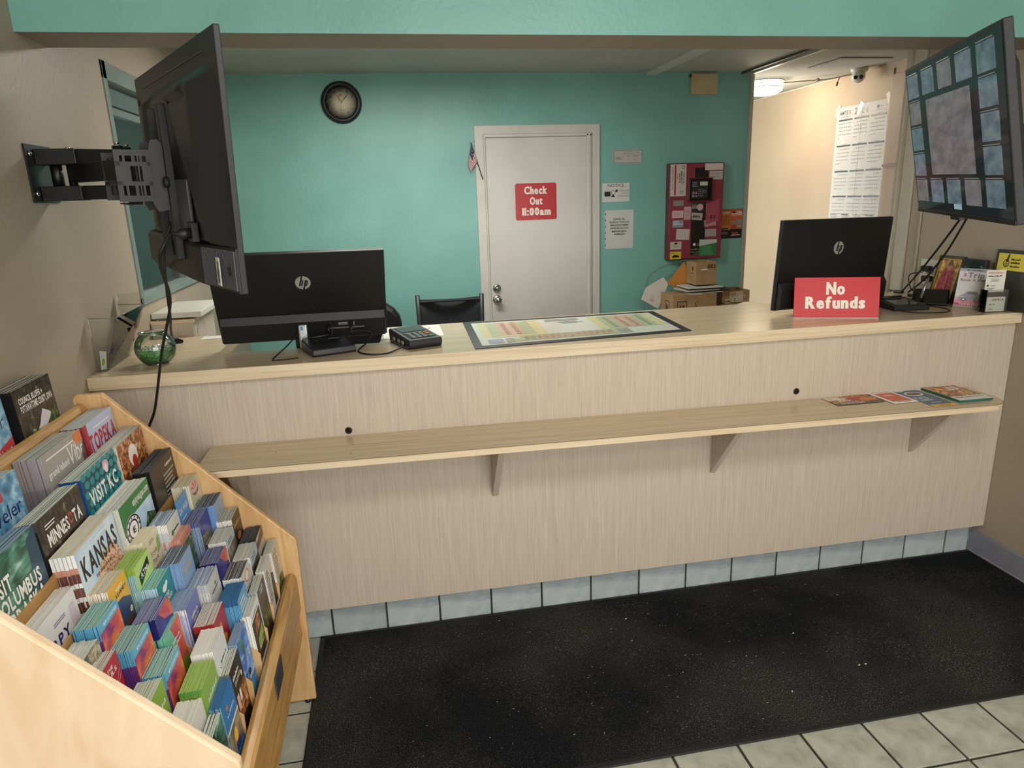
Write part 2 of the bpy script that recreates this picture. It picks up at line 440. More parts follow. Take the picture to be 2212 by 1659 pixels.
pr_ = Print((0.0, -0.05, 0.01), (0, 1, 0), (0, 0, 1), 0.12, 0.08, eps=0.0002); pr_.t('GET', 0.55, 0.7, 0.4, 0.2, mat('#b0343a', 0.5)).lines(0.5, 0.0, 0.5, 0.45, 3, M_ink); pr_.build('lettering', t3)

# white office door
d1 = bpy.data.objects.new('door_1', None); C.objects.link(d1); struct(d1, 'white office door in the teal wall'); d1.location = (0.77, YB, 0)
og = (0.77, YB, 0)
cs = MB()
cs.prism([(0.768, 0), (0.768, 2.109), (1.662, 2.109), (1.662, 0), (1.605, 0), (1.605, 2.052), (0.828, 2.052), (0.828, 0)], (0, YB-0.018, 0), (1, 0, 0), (0, 0, 1), (0, 0.018, 0), M_white)
cs.box(0.828, 0.84, YB-0.028, YB, 0, 2.052, M_white).box(1.563, 1.60, YB-0.026, YB, 0, 2.045, M_white).box(1.575, 1.588, YB-0.034, YB, 0, 2.045, M_white).box(0.828, 1.60, YB-0.026, YB, 2.030, 2.052, M_white)
cs.build('door_casing', d1, org=og, bevel=0.003)
MB().box(0.842, 1.563, YB-0.016, YB+0.01, 0.01, 2.028, nmat('door_paint', ['#c3c1b6', '#cfcdc4', '#d4d2ca'], (2, 2, 2), rough=0.4)).build('door_slab', d1, org=og, bevel=0.002)
for nm, z, r, lbl in (('deadbolt', 0.995, 0.030, None), ('door_knob', 0.912, 0.033, None)):
    k = MB()
    k.lathe([(r, 0), (r, 0.008), (r*0.8, 0.014), (r*0.45, 0.016), (r*0.45, 0.03)] + ([(r*0.75, 0.04), (r*0.85, 0.055), (r*0.6, 0.068), (0.004, 0.07)] if nm == 'door_knob' else [(r*0.5, 0.034), (0.004, 0.036)]), (0.885, YB-0.016, z), M_chrome, 24, 'Y')
    k.build(nm, d1, org=og)
cp = thing('checkout_sign', 'red rounded sign reading Check Out 11:00am on the white door', 'sign', (1.19, YB-0.017, 1.595))
def rrect(w, h, r, n=5):
    pts = []
    for cx, cy, a in ((w/2-r, h/2-r, 0), (-w/2+r, h/2-r, 90), (-w/2+r, -h/2+r, 180), (w/2-r, -h/2+r, 270)):
        for k in range(n+1):
            t_ = math.radians(a+90*k/n); pts.append((cx+r*math.cos(t_), cy+r*math.sin(t_)))
    return pts
M_red = mat('#b8242a', 0.3, name='sign_red'); M_cream = mat('#e8e2d2', 0.4, name='sign_cream')
MB().prism(rrect(0.298, 0.252, 0.014), (0, 0, 0), (1, 0, 0), (0, 0, 1), (0, -0.003, 0), M_red).build('sign_plate', cp)
q = Print((-0.149, -0.003, -0.126), (1, 0, 0), (0, 0, 1), 0.298, 0.252)
q.t('Check', 0.22, 0.71, 0.55, 0.20, M_cream, 2).t('Out', 0.35, 0.42, 0.30, 0.20, M_cream, 2).t('11:00am', 0.16, 0.13, 0.69, 0.20, M_cream, 2)
q.build('lettering', cp)
# brown door and trims at the end of the right wall
M_brown = nmat('brown_door_wood', ['#94795f', '#a0866b'], (25, 25, 2), rough=0.5, dist=0.6)
d2 = bpy.data.objects.new('door_2', None); C.objects.link(d2); struct(d2, 'brown wooden closet door beside the hall wall'); d2.location = (3.6, 2.0, 0)
MB().box(3.634, 3.648, 1.72, 2.19, 1.765, 2.36, M_brown).build('upper_panel', d2, org=(3.6, 2.0, 0), bevel=0.002)
MB().box(3.634, 3.648, 1.72, 2.19, 0.02, 1.755, M_brown).build('lower_panel', d2, org=(3.6, 2.0, 0), bevel=0.002)
MB().box(3.618, 3.648, 1.70, 2.19, 1.750, 1.768, mat('#7b634c', 0.5)).build('ledge', d2, org=(3.6, 2.0, 0))
MB().box(3.638, 3.648, 2.19, 2.205, 0.0, 2.40, mat('#a3927c', 0.5)).build('door_casing', d2, org=(3.6, 2.0, 0))
M_jamb = nmat('jamb_paint', ['#aca38f', '#b7ae9a'], (3, 3, 3), rough=0.45)
struct(MB().box(2.600, XR+0.13, 0.742, 0.765, 0, ZC, M_jamb).build('trim_3', bevel=0.004))
struct(MB().box(XR-0.012, XR, 0.665, 0.742, HC, ZC, mat('#b9b3a2', 0.4)).build('trim_4', bevel=0.003))
struct(MB().box(XR-0.010, XR-0.0005, 0.585, 0.598, HC+0.02, ZC, mat('#a59d8c', 0.5)).build('trim_5', bevel=0.003))
# ceiling strips, access hatch
M_strip = mat('#c3c3ba', 0.4)
struct(MB().box(2.005, 2.075, 0.2, 2.59, ZC-0.020, ZC, mat('#d4d4ce', 0.5)).build('trim_6', bevel=0.002))
struct(MB().box(2.725, 2.745, 0.3, 2.62, ZC-0.014, ZC, mat('#55564f', 0.6)).box(2.775, 2.80, 0.3, 2.62, ZC-0.022, ZC, M_strip).box(2.80, 2.812, 0.3, 2.62, ZC-0.008, ZC, mat('#3d3d38', 0.6)).build('trim_7'))
hatch = thing('ceiling_hatch', 'square plain access hatch in the hall ceiling by the camera', 'hatch', (3.33, 2.24, ZC))
MB().box(-0.19, 0.19, -0.18, 0.18, -0.008, 0, M_ceil).build('hatch_panel', hatch, bevel=0.002)
MB().box(-0.192, 0.192, -0.182, -0.18, -0.006, 0, mat('#8f8e84', 0.6)).box(-0.192, -0.19, -0.182, 0.182, -0.006, 0, mat('#8f8e84', 0.6)).box(-0.192, 0.192, 0.18, 0.182, -0.006, 0, mat('#8f8e84', 0.6)).build('hatch_edge', hatch)

# ================================================================ RECEPTION COUNTER
ct = thing('reception_counter', 'long light-wood laminate reception counter across the room', 'counter', (0.9, 0.0, 0))
og = (0.9, 0, 0)
MB().box(XL+.002, XR-.002, 0.0, 0.018, 0.155, HC-0.042, M_lamv).build('front_panel', ct, org=og)
pl_ = [(XL+.002, -0.02), (XR-.002, -0.02), (XR-.002, 0.66), (2.33, 0.66), (2.33, 0.38), (1.93, 0.38), (1.80, 0.64), (1.77, 0.645), (1.70, 0.585), (0.08, 0.565), (0.06, 0.245), (-0.525, 0.245), (-0.53, 0.64), (XL+.002, 0.64)]
MB().prism(pl_, (0, 0, HC-0.040), (1, 0, 0), (0, 1, 0), (0, 0, 0.040), M_lamh).build('countertop', ct, org=og)
MB().box(XL+.002, XR-.002, -0.0225, -0.02, HC-0.0425, HC-0.0005, M_lamf).build('edge_band', ct, org=og)
MB().box(XL+.002, XR-.002, 0.02, 0.05, 0.155, 0.70, mat('#8f8676', 0.6)).build('carcass', ct, org=og)
for x in (-0.069, 1.662):
    k = MB().lathe([(0.0135, 0), (0.0135, 0.0012), (0.011, 0.0015)], (x, 0.0, 0.856), mat('#6e6354', 0.5), 20, 'Y').lathe([(0.0112, 0.0016), (0.0005, 0.0017)], (x, 0.0, 0.856), mat('#0b0a09', 0.9), 20, 'Y')
    k.build('cable_hole', ct, org=og)
# lower desk behind the counter
dk = thing('work_desk', 'lower light-wood work desk behind the counter, under the left monitor', 'desk', (-0.2, 0.6, 0))
og = (-0.2, 0.6, 0)
MB().box(XL+0.005, 0.5, 0.25, 1.0, 0.735, 0.765, M_lamh).build('desktop', dk, org=og, bevel=0.002)
MB().box(XL+0.01, XL+0.03, 0.27, 0.98, 0, 0.735, M_lamv).build('side_panel', dk, org=og)
MB().box(0.47, 0.49, 0.27, 0.98, 0, 0.735, M_lamv).build('side_panel', dk, org=og)
dk2 = thing('work_desk', 'lower work desk behind the counter, under the right monitor', 'desk', (2.2, 0.7, 0))
og = (2.2, 0.7, 0)
MB().box(1.62, XR-0.005, 0.40, 0.66, 0.735, 0.765, M_lamh).build('desktop', dk2, org=og, bevel=0.002)
MB().box(1.63, 1.65, 0.40, 0.65, 0, 0.735, M_lamv).build('side_panel', dk2, org=og)
MB().box(2.60, 2.62, 0.40, 0.65, 0, 0.735, M_lamv).build('side_panel', dk2, org=og)
# things glimpsed through the cut-out
bk = thing('ledger_book', 'dark green ledger lying below the cut-out behind the left monitor', 'book', (-0.30, 0.62, 0.765))
MB().box(-0.13, 0.16, -0.12, 0.10, 0.002, 0.028, mat('#d8d4c4', 0.7)).build('pages', bk)
MB().box(-0.135, 0.165, -0.125, 0.105, 0.028, 0.032, mat('#2b4540', 0.4)).box(-0.135, 0.165, -0.125, 0.105, 0, 0.002, mat('#2b4540', 0.4)).build('cover', bk)
rk = tag(MB().box(-0.50, -0.44, 0.40, 0.75, 0.766, 0.80, M_lamf).box(-0.43, -0.40, 0.40, 0.75, 0.766, 0.79, M_lamf).build('wood_block', bevel=0.002), 'pale wooden block on the lower desk under the left monitor', 'block')

# wall shelf on the counter front
sh = thing('counter_shelf', 'narrow light-wood writing shelf on the counter front', 'shelf', (0.93, -0.0008, 0.828))
def zs(x): return 0.8425-(x+0.53)*0.0103
P0, P1 = -0.53, 2.43
def shelf_poly():
    pts = [(P0, 0.0), (P1, 0.0)]
    for k in range(7):
        a = math.radians(90*k/6); pts.append((P1-0.02+0.02*math.cos(a)+0.0, -0.10-0.02*math.sin(a)) if False else (P1-0.10+0.10*math.cos(a), -0.145-0.10*math.sin(a)))
    return [(P0, 0.0)]+[(P1, 0.0)]+pts[2:]+[(P0, -0.245)]
pts = shelf_poly(); n = len(pts)
sm_ = MB()
top = [Vector((x-0.93, y, zs(x)-0.828)) for x, y in pts]; bot = [p-Vector((0, 0, 0.024)) for p in top]
sm_.add(top, [tuple(range(n))[::-1]], M_lamh); sm_.add(bot, [tuple(range(n))], M_lamf)
sm_.add(top+bot, [(i, (i+1) % n, n+(i+1) % n, n+i) for i in range(n)], M_lamf)
sm_.build('shelf_board', sh)
el = MB()
for i in range(n-1):
    a, b = pts[i], pts[i+1]
    if i == 0: continue
    el.tube([(a[0]-0.93, a[1]-0.0002, zs(a[0])-0.828-0.0012), (b[0]-0.93, b[1]-0.0002, zs(b[0])-0.828-0.0012)], 0.0009, mat('#54442f', 0.7), 5)
el.build('edge_seam', sh)
for x in (-0.435, 0.445, 1.322, 2.21):
    z = zs(x)-0.0245-0.828
    MB().prism([(0, 0.546-0.828), (0, z), (-0.20, z), (-0.20, z-0.012)], (x-0.93-0.011, -0.0005, 0), (0, 1, 0), (0, 0, 1), (0.022, 0, 0), M_lamv).build('bracket', sh)

# ================================================================ ENTRANCE MAT
M_mat = nmat('carpet_pile', ['#101112', '#18191a', '#242526', '#5a5a56'], (260, 260, 260), detail=4, rough=0.95, bump=0.9, bscale=320, pos=[.35, .5, .6, .78], spec=0.1)
# broad worn, dusty areas in the pile's own colour
nt = M_mat.node_tree; b = nt.nodes['Principled BSDF']; src = b.inputs['Base Color'].links[0].from_socket
n = nt.nodes.new('ShaderNodeTexNoise'); n.inputs['Scale'].default_value = 1.7; n.inputs['Detail'].default_value = 4
tc = nt.nodes.new('ShaderNodeTexCoord'); nt.links.new(tc.outputs['Object'], n.inputs['Vector'])
r = nt.nodes.new('ShaderNodeValToRGB'); r.color_ramp.elements[0].position = .40; r.color_ramp.elements[0].color = (0.85, 0.88, 1.0, 1); r.color_ramp.elements[1].position = .64; r.color_ramp.elements[1].color = (3.0, 2.8, 2.45, 1)
mx = nt.nodes.new('ShaderNodeMixRGB'); mx.blend_type = 'MULTIPLY'; mx.inputs[0].default_value = 1
nt.links.new(n.outputs['Fac'], r.inputs[0]); nt.links.new(src, mx.inputs[1]); nt.links.new(r.outputs[0], mx.inputs[2]); nt.links.new(mx.outputs[0], b.inputs['Base Color'])
mt = thing('entrance_mat', 'large black carpet mat on the tiles before the counter', 'mat', (1.2, -0.37, 0))
og = (1.2, -0.37, 0)
g = MB()   # pile grid with slight waves
nx, ny = 60, 20; X0, X1, Y0, Y1 = -0.243, 2.618, -0.775, 0.045
vs = []
for j in range(ny+1):
    for i in range(nx+1):
        x = X0+(X1-X0)*i/nx; y = Y0+(Y1-Y0)*j/ny
        e = min(i, nx-i, j, ny-j)
        vs.append((x, y, 0.0075+0.0012*math.sin(x*5+y*9)*(e > 0)))
g.add(vs, [(j*(nx+1)+i, j*(nx+1)+i+1, (j+1)*(nx+1)+i+1, (j+1)*(nx+1)+i) for j in range(ny) for i in range(nx)], M_mat, True)
g.build('pile', mt, org=og)
e = MB()
for x0, x1, y0, y1 in ((X0-0.014, X1+0.004, Y0-0.014, Y0+0.006), (X0-0.014, X0+0.006, Y0, Y1+0.01), (X0-0.014, X1+0.004, Y1-0.004, Y1+0.010), (X1-0.004, X1+0.008, Y0, Y1+0.01)):
    e.box(x0, x1, y0, y1, 0.0005, 0.008, M_rubber)
e.build('rubber_border', mt, org=og, bevel=0.003)
deb = MB(); rnd = random.Random(3)
M_crumb = mat('#d8d2bd', 0.7)
for k in range(420):
    x = rnd.gauss(0.95, 0.6); y = rnd.uniform(-0.72, 0.0); sz = rnd.choice([0.0007, 0.0009, 0.0012, 0.0018])
    if not -0.2 < x < 2.55: continue
    a = rnd.uniform(0, 3); dx, dy = math.cos(a)*sz*rnd.choice([1, 1.4, 3]), math.sin(a)*sz*1.2
    deb.add([(x-dx, y-dy, 0.0100), (x+dy*0.6, y-dx*0.4, 0.0100), (x+dx, y+dy, 0.0100), (x, y, 0.0112)], [(0, 1, 3), (1, 2, 3), (2, 0, 3), (0, 2, 1)], M_crumb)
for x, y, a in ((1.63, -0.55, 0.5), (1.655, -0.55, -.2), (0.93, -0.105, 0.2), (1.51, -0.335, .3), (1.33, -0.62, 1)):
    dx, dy = 0.006*math.cos(a), 0.006*math.sin(a)
    deb.add([(x-dx, y-dy, 0.0100), (x+dy*.5, y-dx*.5, 0.0100), (x+dx, y+dy, 0.0100), (x-dy*.5, y+dx*.5, 0.0100), (x, y, 0.0125)], [(0, 1, 4), (1, 2, 4), (2, 3, 4), (3, 0, 4)], M_crumb)
tag(deb.build('crumb_litter'), 'pale crumbs and seeds scattered over the black mat', 'crumbs', kind='stuff')
# ================================================================ BROCHURE RACK
RF = -0.307
rack = thing('brochure_rack', 'large honey-coloured wooden brochure rack standing at the left wall', 'rack', (-0.52, -0.75, 0))
og = (-0.52, -0.75, 0)
prof = [(-0.80, 0.012), (-0.241, 0.012), (-0.241, 0.610), (-0.722, 1.131), (-0.792, 1.131), (-0.80, 1.118)]
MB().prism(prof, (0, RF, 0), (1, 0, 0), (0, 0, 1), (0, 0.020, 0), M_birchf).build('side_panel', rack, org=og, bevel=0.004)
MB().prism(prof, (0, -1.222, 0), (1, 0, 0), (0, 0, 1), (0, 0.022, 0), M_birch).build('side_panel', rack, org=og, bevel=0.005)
for x, y in ((-0.27, RF+0.01), (-0.77, RF+0.01), (-0.27, -1.211), (-0.77, -1.211)):
    MB().lathe([(0.010, 0), (0.010, 0.012)], (x, y, 0), M_black, 12).build('foot', rack, org=og)
MB().box(-0.800, -0.792, -1.20, RF, 0.30, 0.985, M_oakx).build('back_board', rack, org=og)
MB().box(-0.868, -0.800, -1.20, RF, 0.925, 0.937, M_oakx).build('rear_ledge', rack, org=og)
rp = [(-0.79, 0.965), (-0.766, 0.965), (-0.762, 1.075), (-0.764, 1.092), (-0.772, 1.104), (-0.782, 1.108), (-0.792, 1.104), (-0.797, 1.092)]
MB().prism(rp, (0, -1.20, 0), (1, 0, 0), (0, 0, 1), (0, 1.20+RF, 0), M_oak).build('top_rail', rack, org=og, bevel=0.003)
fp = [(-0.283, 0.270), (-0.258, 0.265), (-0.262, 0.331), (-0.252, 0.367), (-0.254, 0.478), (-0.260, 0.489), (-0.272, 0.494), (-0.284, 0.489), (-0.288, 0.478)]
MB().prism(fp, (0, -1.20, 0), (1, 0, 0), (0, 0, 1), (0, 1.20+RF, 0), M_oak).build('front_rail', rack, org=og, bevel=0.002)
pq = MB().prism([(-0.805, 0.412), (-0.698, 0.410), (-0.698, 0.474), (-0.805, 0.476)], (-0.2525, 0, 0), (0, 1, 0), (0, 0, 1), (0.0018, 0, 0), mat('#54585e', 0.4, 0.5))
pqo = pq.build('maker_plaque', rack, org=og)
q = Print((-0.2525+0.0018-og[0], -0.795-og[1], 0.420), (0, 1, 0), (0, 0, 1), 0.088, 0.046); q.lines(0.1, 0.1, 0.9, 0.8, 3, mat('#26282c', 0.6)).build('engraving', pqo)
# pockets: (x of cover tops, z of cover tops, pocket depth)
TM = {'T1': (-0.697, 1.098, .055), 'T2': (-0.626, 1.035, .055), 'T3': (-0.567, 0.957, .05)}
TS = {'S1': (-0.505, 0.857, .045), 'S2': (-0.452, 0.799, .045), 'S3': (-0.396, 0.732, .045), 'S4': (-0.335, 0.677, .045), 'S5': (-0.303, 0.628, .024)}
LEAN = math.radians(4)
allt = [(k, *v, 0.27) for k, v in TM.items()]+[(k, *v, 0.225) for k, v in TS.items()]
for i, (k, x, z, d, h) in enumerate(allt):
    zb = z-h*math.cos(LEAN); xb = x+h*math.sin(LEAN)
    MB().box(xb-d-0.002, xb+0.006, -1.199, RF-0.001, zb-0.010, zb-0.001, M_oakx).build('pocket_floor', rack, org=og)
    # lip in front of the pocket, leaning like the leaflets
    if k != 'S5':
        gap = 0.0035
        xt = xb+gap+0.002; lz = z-0.115
        MB().prism([(xt, zb-0.008), (xt+0.004, zb-0.008), (xt+0.004-(lz-zb)*math.tan(LEAN), lz), (xt-(lz-zb)*math.tan(LEAN), lz)], (0, -1.199, 0), (1, 0, 0), (0, 0, 1), (0, 1.198+RF, 0), M_oakx).build('riser', rack, org=og)
MB().prism([(-0.636, 0.70), (-0.632, 0.70), (-0.642, 0.905), (-0.646, 0.905)], (0, -1.199, 0), (1, 0, 0), (0, 0, 1), (0, 0.215, 0), M_oakx).build('riser', rack, org=og)
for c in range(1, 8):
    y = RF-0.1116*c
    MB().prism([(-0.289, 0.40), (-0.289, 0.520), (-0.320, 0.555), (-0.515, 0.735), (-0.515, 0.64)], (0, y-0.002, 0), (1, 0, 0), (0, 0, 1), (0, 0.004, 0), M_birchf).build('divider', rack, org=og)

# ---- printed matter
F_fol = nmat('print_foliage', ['#0f1c10', '#274a22', '#5d7a38', '#c9d2c0'], (60, 60, 60), rough=0.3, pos=[.35, .48, .58, .75])
F_dark = nmat('print_dark_woods', ['#15120f', '#2c241c', '#4a4032', '#8b8670'], (70, 70, 50), rough=0.3, pos=[.3, .48, .6, .78])
F_teal = nmat('print_green_pool', ['#14382f', '#2a5c4c', '#5f9684', '#c5dcd2'], (16, 16, 40), rough=0.3, dist=0.6, pos=[.3, .45, .6, .78])
F_sky = nmat('print_sky', ['#8fb6d8', '#b9d2e6', '#e6eef2'], (9, 9, 9), rough=0.3)
F_ice = nmat('print_icy_blue', ['#27506f', '#5f97b8', '#bfe0ee'], (30, 30, 30), rough=0.3)
F_flow = nmat('print_pink_blossom', ['#6d5a2c', '#c98f78', '#e8c0ae', '#b8a04c'], (120, 120, 120), rough=0.3, pos=[.35, .47, .55, .7])
F_food = nmat('print_food', ['#3c2417', '#8a4a24', '#c98b50', '#efe0c8'], (55, 55, 55), rough=0.3, dist=1, pos=[.32, .46, .58, .74])
F_sun = nmat('print_sunset', ['#5b2a72', '#a03a6a', '#e8683a', '#f2b54a'], (14, 14, 14), rough=0.3, dist=0.5)
F_navy = nmat('print_night', ['#1c1c5a', '#332f86', '#5a58b4'], (20, 20, 20), rough=0.3)
F_aqua = nmat('print_aquarium', ['#1a3f9c', '#2f76cf', '#6fbdf0', '#d0efff'], (26, 26, 26), rough=0.3, dist=1.5, pos=[.3, .48, .62, .78])
F_stone = nmat('print_stones', ['#5a5245', '#9a8f74', '#cfc5a2'], (60, 60, 60), rough=0.3, dist=1)
F_city = nmat('print_town', ['#2b3540', '#6c6a60', '#b59a72'], (50, 50, 20), rough=0.3)
def pg(h, nm): 
    return nmat(nm, [h, h], (5, 5, 5), rough=0.75, rand=0.14)
PG = {'g': pg('#babcaf', 'page_edges_grey'), 'c': pg('#cfc3a4', 'page_edges_cream'), 'w': pg('#cdcabf', 'page_edges_white'), 't': pg('#86b3a2', 'page_edges_green'), 'b': pg('#7f90a8', 'page_edges_blue'), 'd': pg('#4c4d50', 'page_edges_dark'), 'l': pg('#94ae58', 'page_edges_lime'), 'B': pg('#2f6390', 'page_edges_deep_blue'), 'p': pg('#cc9a8a', 'page_edges_pink'), 'v': pg('#7d80a0', 'page_edges_violet')}
W_ = mat('#eceae4', 0.35); K_ = mat('#1a1a1c', 0.35); R_ = mat('#b5343a', 0.35); N_ = mat('#23286a', 0.35); Y_ = mat('#e7b23a', 0.35)
G_ = mat('#2f7a40', 0.35); LB_ = mat('#5aabcf', 0.35); LI_ = mat('#8db04c', 0.35); O_ = mat('#d9783f', 0.35); CR_ = mat('#e4dcc2', 0.4); GY_ = mat('#9c9690', 0.4)
TE_ = mat('#1f8a92', 0.35); BL_ = mat('#3b78ae', 0.35); PU_ = mat('#6a3a86', 0.35); PK_ = mat('#d1587f', 0.35); LV_ = mat('#8f90c6', 0.35); MI_ = mat('#6fc0a2', 0.35); BR_ = mat('#6b4a34', 0.4); SK_ = mat('#b9d2e6', 0.35); DG_ = mat('#3a3b3d', 0.4)

def leaf_mesh(W, H, t, front, page, bands):
    m = MB(); x = W/2
    m.quad([(-x, 0, 0), (x, 0, 0), (x, 0, H), (-x, 0, H)], front)
    m.quad([(x, t, 0), (-x, t, 0), (-x, t, H), (x, t, H)], front)
    m.quad([(-x, 0, H), (x, 0, H), (x, t, H), (-x, t, H)], page)
    m.quad([(-x, t, 0), (x, t, 0), (x, 0, 0), (-x, 0, 0)], page)
    m.quad([(x, 0, 0), (x, t, 0), (x, t, H), (x, 0, H)], page)
    top = H
    for frac, col in bands:
        zb = max(0, top-frac*H)
        m.quad([(-x, t, zb), (-x, 0, zb), (-x, 0, top), (-x, t, top)], col); top = zb
    if top > 0: m.quad([(-x, t, 0), (-x, 0, 0), (-x, 0, top), (-x, t, top)], bands[-1][1])
    return m

stock = MB()      # the rearmost leaflets of all stacks, past what can be told apart
def stack(tier, y, xt, zt, W, H, t, n, page, front, bands, draw, kind, flabel, slabel, group, keep=7, yawj=0.0, gapk=1.10):
    """leaflets in a pocket; y = centre, (xt, zt) = top edge of the front cover"""
    xb = xt+H*math.sin(LEAN); zb = zt-H*math.cos(LEAN)
    rot = Euler((-LEAN, 0, PI/2)); R = rot.to_matrix()
    dy = R @ Vector((0, 1, 0))
    me = None
    base = Vector((xb, y, zb))
    for k in range(n):
        off = dy*(k*t*gapk)+Vector((0, random.uniform(-.0012, .0012), random.uniform(-0.0022, 0.0006) if k else 0))
        if k < keep:
            if me is None:
                o = leaf_mesh(W, H, t*0.92, front, PG[page], bands).build(kind, None, base+off, rot); me = o.data
                tag(o, flabel, 'magazine' if kind == 'magazine' else 'brochure')
                if draw:
                    fr_ = 0.72 if kind == 'magazine' else 0.66
                    q = Print((-W/2, 0, H*(1-fr_)), (1, 0, 0), (0, 0, 1), W, H*fr_, eps=0.00012); draw(q); q.build('cover_print', o)
            else:
                o = bpy.data.objects.new(kind, me); C.objects.link(o); o.location = base+off; o.rotation_euler = (rot.x, rot.y, rot.z+random.uniform(-yawj, yawj))
                tag(o, slabel, 'magazine' if kind == 'magazine' else 'brochure', group)
        else:
            lm = leaf_mesh(W, H, t*0.92, front, PG[page], bands)
            M4 = Matrix.Translation(base+off) @ R.to_4x4()
            vs = [M4 @ p for p in lm.v]
            for f, mi_ in zip(lm.f, lm.m): stock.add([vs[i] for i in f], [(0, 1, 2, 3)], lm.mats[mi_])

def ymag(m): return RF-0.2232*(m+0.5)
def ysm(c): return RF-0.1116*(c+0.5)

# -- magazines
def c_council(q):
    q.r(0, 0, 1, 1, F_dark).p([(.1, 0), (.95, 0), (.95, .38), (.75, .55), (.6, .62), (.45, .45), (.2, .3)], mat('#cfcbd2', 0.35)).p([(.0, .3), (.25, .45), (.4, .4), (.35, .25), (.2, .2)], F_fol).p([(.5, .3), (.95, .62), (.95, .35), (.7, .2)], F_fol).seg(.3, .0, .33, .42, .004, K_)
    q.t('COUNCIL BLUFFS +', .10, .80, .62, .075, W_).t('POTTAWATTAMIE COUNTY, IOWA', .10, .69, .84, .085, W_)
stack('T0', -0.503, -0.802, 1.222, 0.195, 0.275, 0.0048, 11, 'g', K_, [(1, K_)], c_council, 'magazine', 'black magazine reading COUNCIL BLUFFS above the top rail, front copy', 'black-spined magazine in the stack behind the COUNCIL BLUFFS front copy', 'black magazines behind the rack top rail', 11)
def c_river(q):
    q.r(0, 0, 1, 1, F_ice).p([(0, .38), (.5, .40), (1, .52), (1, .30), (.5, .18), (0, .12)], R_).t('New Notes', .45, .26, .5, .12, W_, rot=8).t('er', .72, .66, .2, .12, N_, 0)
stack('T0', -0.750, -0.802, 1.222, 0.205, 0.275, 0.0048, 10, 'g', LB_, [(1, LB_)], c_river, 'magazine', 'icy blue magazine with a red band, front copy beside the black ones', 'blue magazine behind the red-banded front copy on the top ledge', 'blue magazines behind the rack top rail', 10)
def c_ler(q):
    q.r(0, 0, 1, 1, F_ice).p([(0, 0), (.9, 0), (.7, .3), (.2, .42), (0, .3)], mat('#2c4d66', .35)).r(.42, .78, .66, .93, R_).lines(.45, .8, .92, .18, 3, W_).t('Traveler', .05, .55, .88, .17, N_, 0).e(.35, .12, .12, .10, K_).e(.75, .2, .07, .1, K_)
stack('T1', -0.959, -0.697, 1.116, 0.205, 0.27, 0.005, 9, 'g', LB_, [(1, mat('#6c8ea4', .4))], c_ler, 'magazine', 'icy blue magazine ending in -ler at the left edge, front copy', 'blue magazine behind the front copy ending in -ler', 'icy blue magazines in the top tier', 9)
def c_vibe(q):
    q.r(0, 0, 1, 1, mat('#a39c94', .35)).lines(.08, .90, .96, .7, 1, W_, .3, 0).t('grand island', .05, .70, .50, .085, W_, 1).t('Vibe', .56, .66, .42, .25, W_, 0, slant=.1)
    q.r(.80, .86, 1, 1, O_).p([(.95, 0), (1, 0), (1, .86), (.9, .7)], BR_).r(.10, .30, .42, .56, N_).t('Welcome to', .13, .42, .27, .06, W_).lines(.1, .05, .25, .6, 3, W_)
stack('T1', ymag(1), -0.697, 1.098, 0.208, 0.27, 0.005, 11, 'g', GY_, [(.28, mat('#9a939a', .45)), (.2, mat('#84808a', .45)), (.5, mat('#5c5048', .5))], c_vibe, 'magazine', 'grey grand island Vibe magazine, front copy of its stack', 'grey magazine in the stack behind the grand island Vibe front copy', 'grey magazines in the top tier', 11, 0.01)
def c_topeka(q):
    q.r(0, 0, 1, 1, mat('#b6bfdd', .35)).r(0, 0, .05, 1, mat('#8c1f30', .35)).r(.05, 0, .13, 1, R_).t('TOPEKA', .10, .58, .88, .24, R_).t('YOURSELF', .52, .40, .44, .10, N_).lines(.3, .86, .92, .55, 1, W_, .3, 0).lines(.16, .1, .34, .5, 4, N_)
stack('T1', ymag(0), -0.699, 1.096, 0.200, 0.27, 0.005, 10, 'g', mat('#b6bfdd', .35), [(1, mat('#8c1f30', .4))], c_topeka, 'magazine', 'pale blue TOPEKA magazine with a red spine, front copy', 'magazine with a red spine behind the TOPEKA front copy', 'red-spined magazines in the top tier', 10)
def c_columbus(q):
    q.r(0, 0, 1, 1, F_teal).p([(.6, 0), (1, 0), (1, .35), (.75, .3)], F_fol).p([(.78, 0), (1, 0), (1, 1), (.82, .9)], mat('#22465a', .35)).t('VISIT', .08, .62, .36, .16, W_).t('COLUMBUS', .08, .44, .82, .15, W_).t('NEBRASKA', .08, .26, .82, .15, W_)
stack('T2', ymag(3)-0.003, -0.620, 1.042, 0.205, 0.265, 0.005, 7, 'b', mat('#1f6a58', .35), [(1, mat('#1c3a34', .4))], c_columbus, 'magazine', 'green forest COLUMBUS NEBRASKA magazine next to the near rack side, front copy', 'magazine behind the COLUMBUS NEBRASKA front copy', 'green magazines in the second tier', 7)
def c_minn(q):
    q.r(0, 0, 1, 1, F_dark).t('MINNES', .14, .64, .46, .15, W_).t('O', .61, .67, .09, .13, mat('#c4473c', .35)).t('TA', .71, .64, .20, .15, W_).lines(.14, .83, .9, .25, 2, W_).r(.1, .0, .5, .2, F_fol)
stack('T2', ymag(2), -0.626, 1.035, 0.207, 0.27, 0.0055, 7, 'g', mat('#33281e', .35), [(.08, mat('#4a4a58', .4)), (.45, mat('#23262c', .4)), (.47, mat('#1a1a1c', .4))], c_minn, 'magazine', 'dark brown woodland MINNESOTA magazine, front copy', 'dark-spined magazine behind the MINNESOTA front copy', 'dark magazines in the second tier', 7)
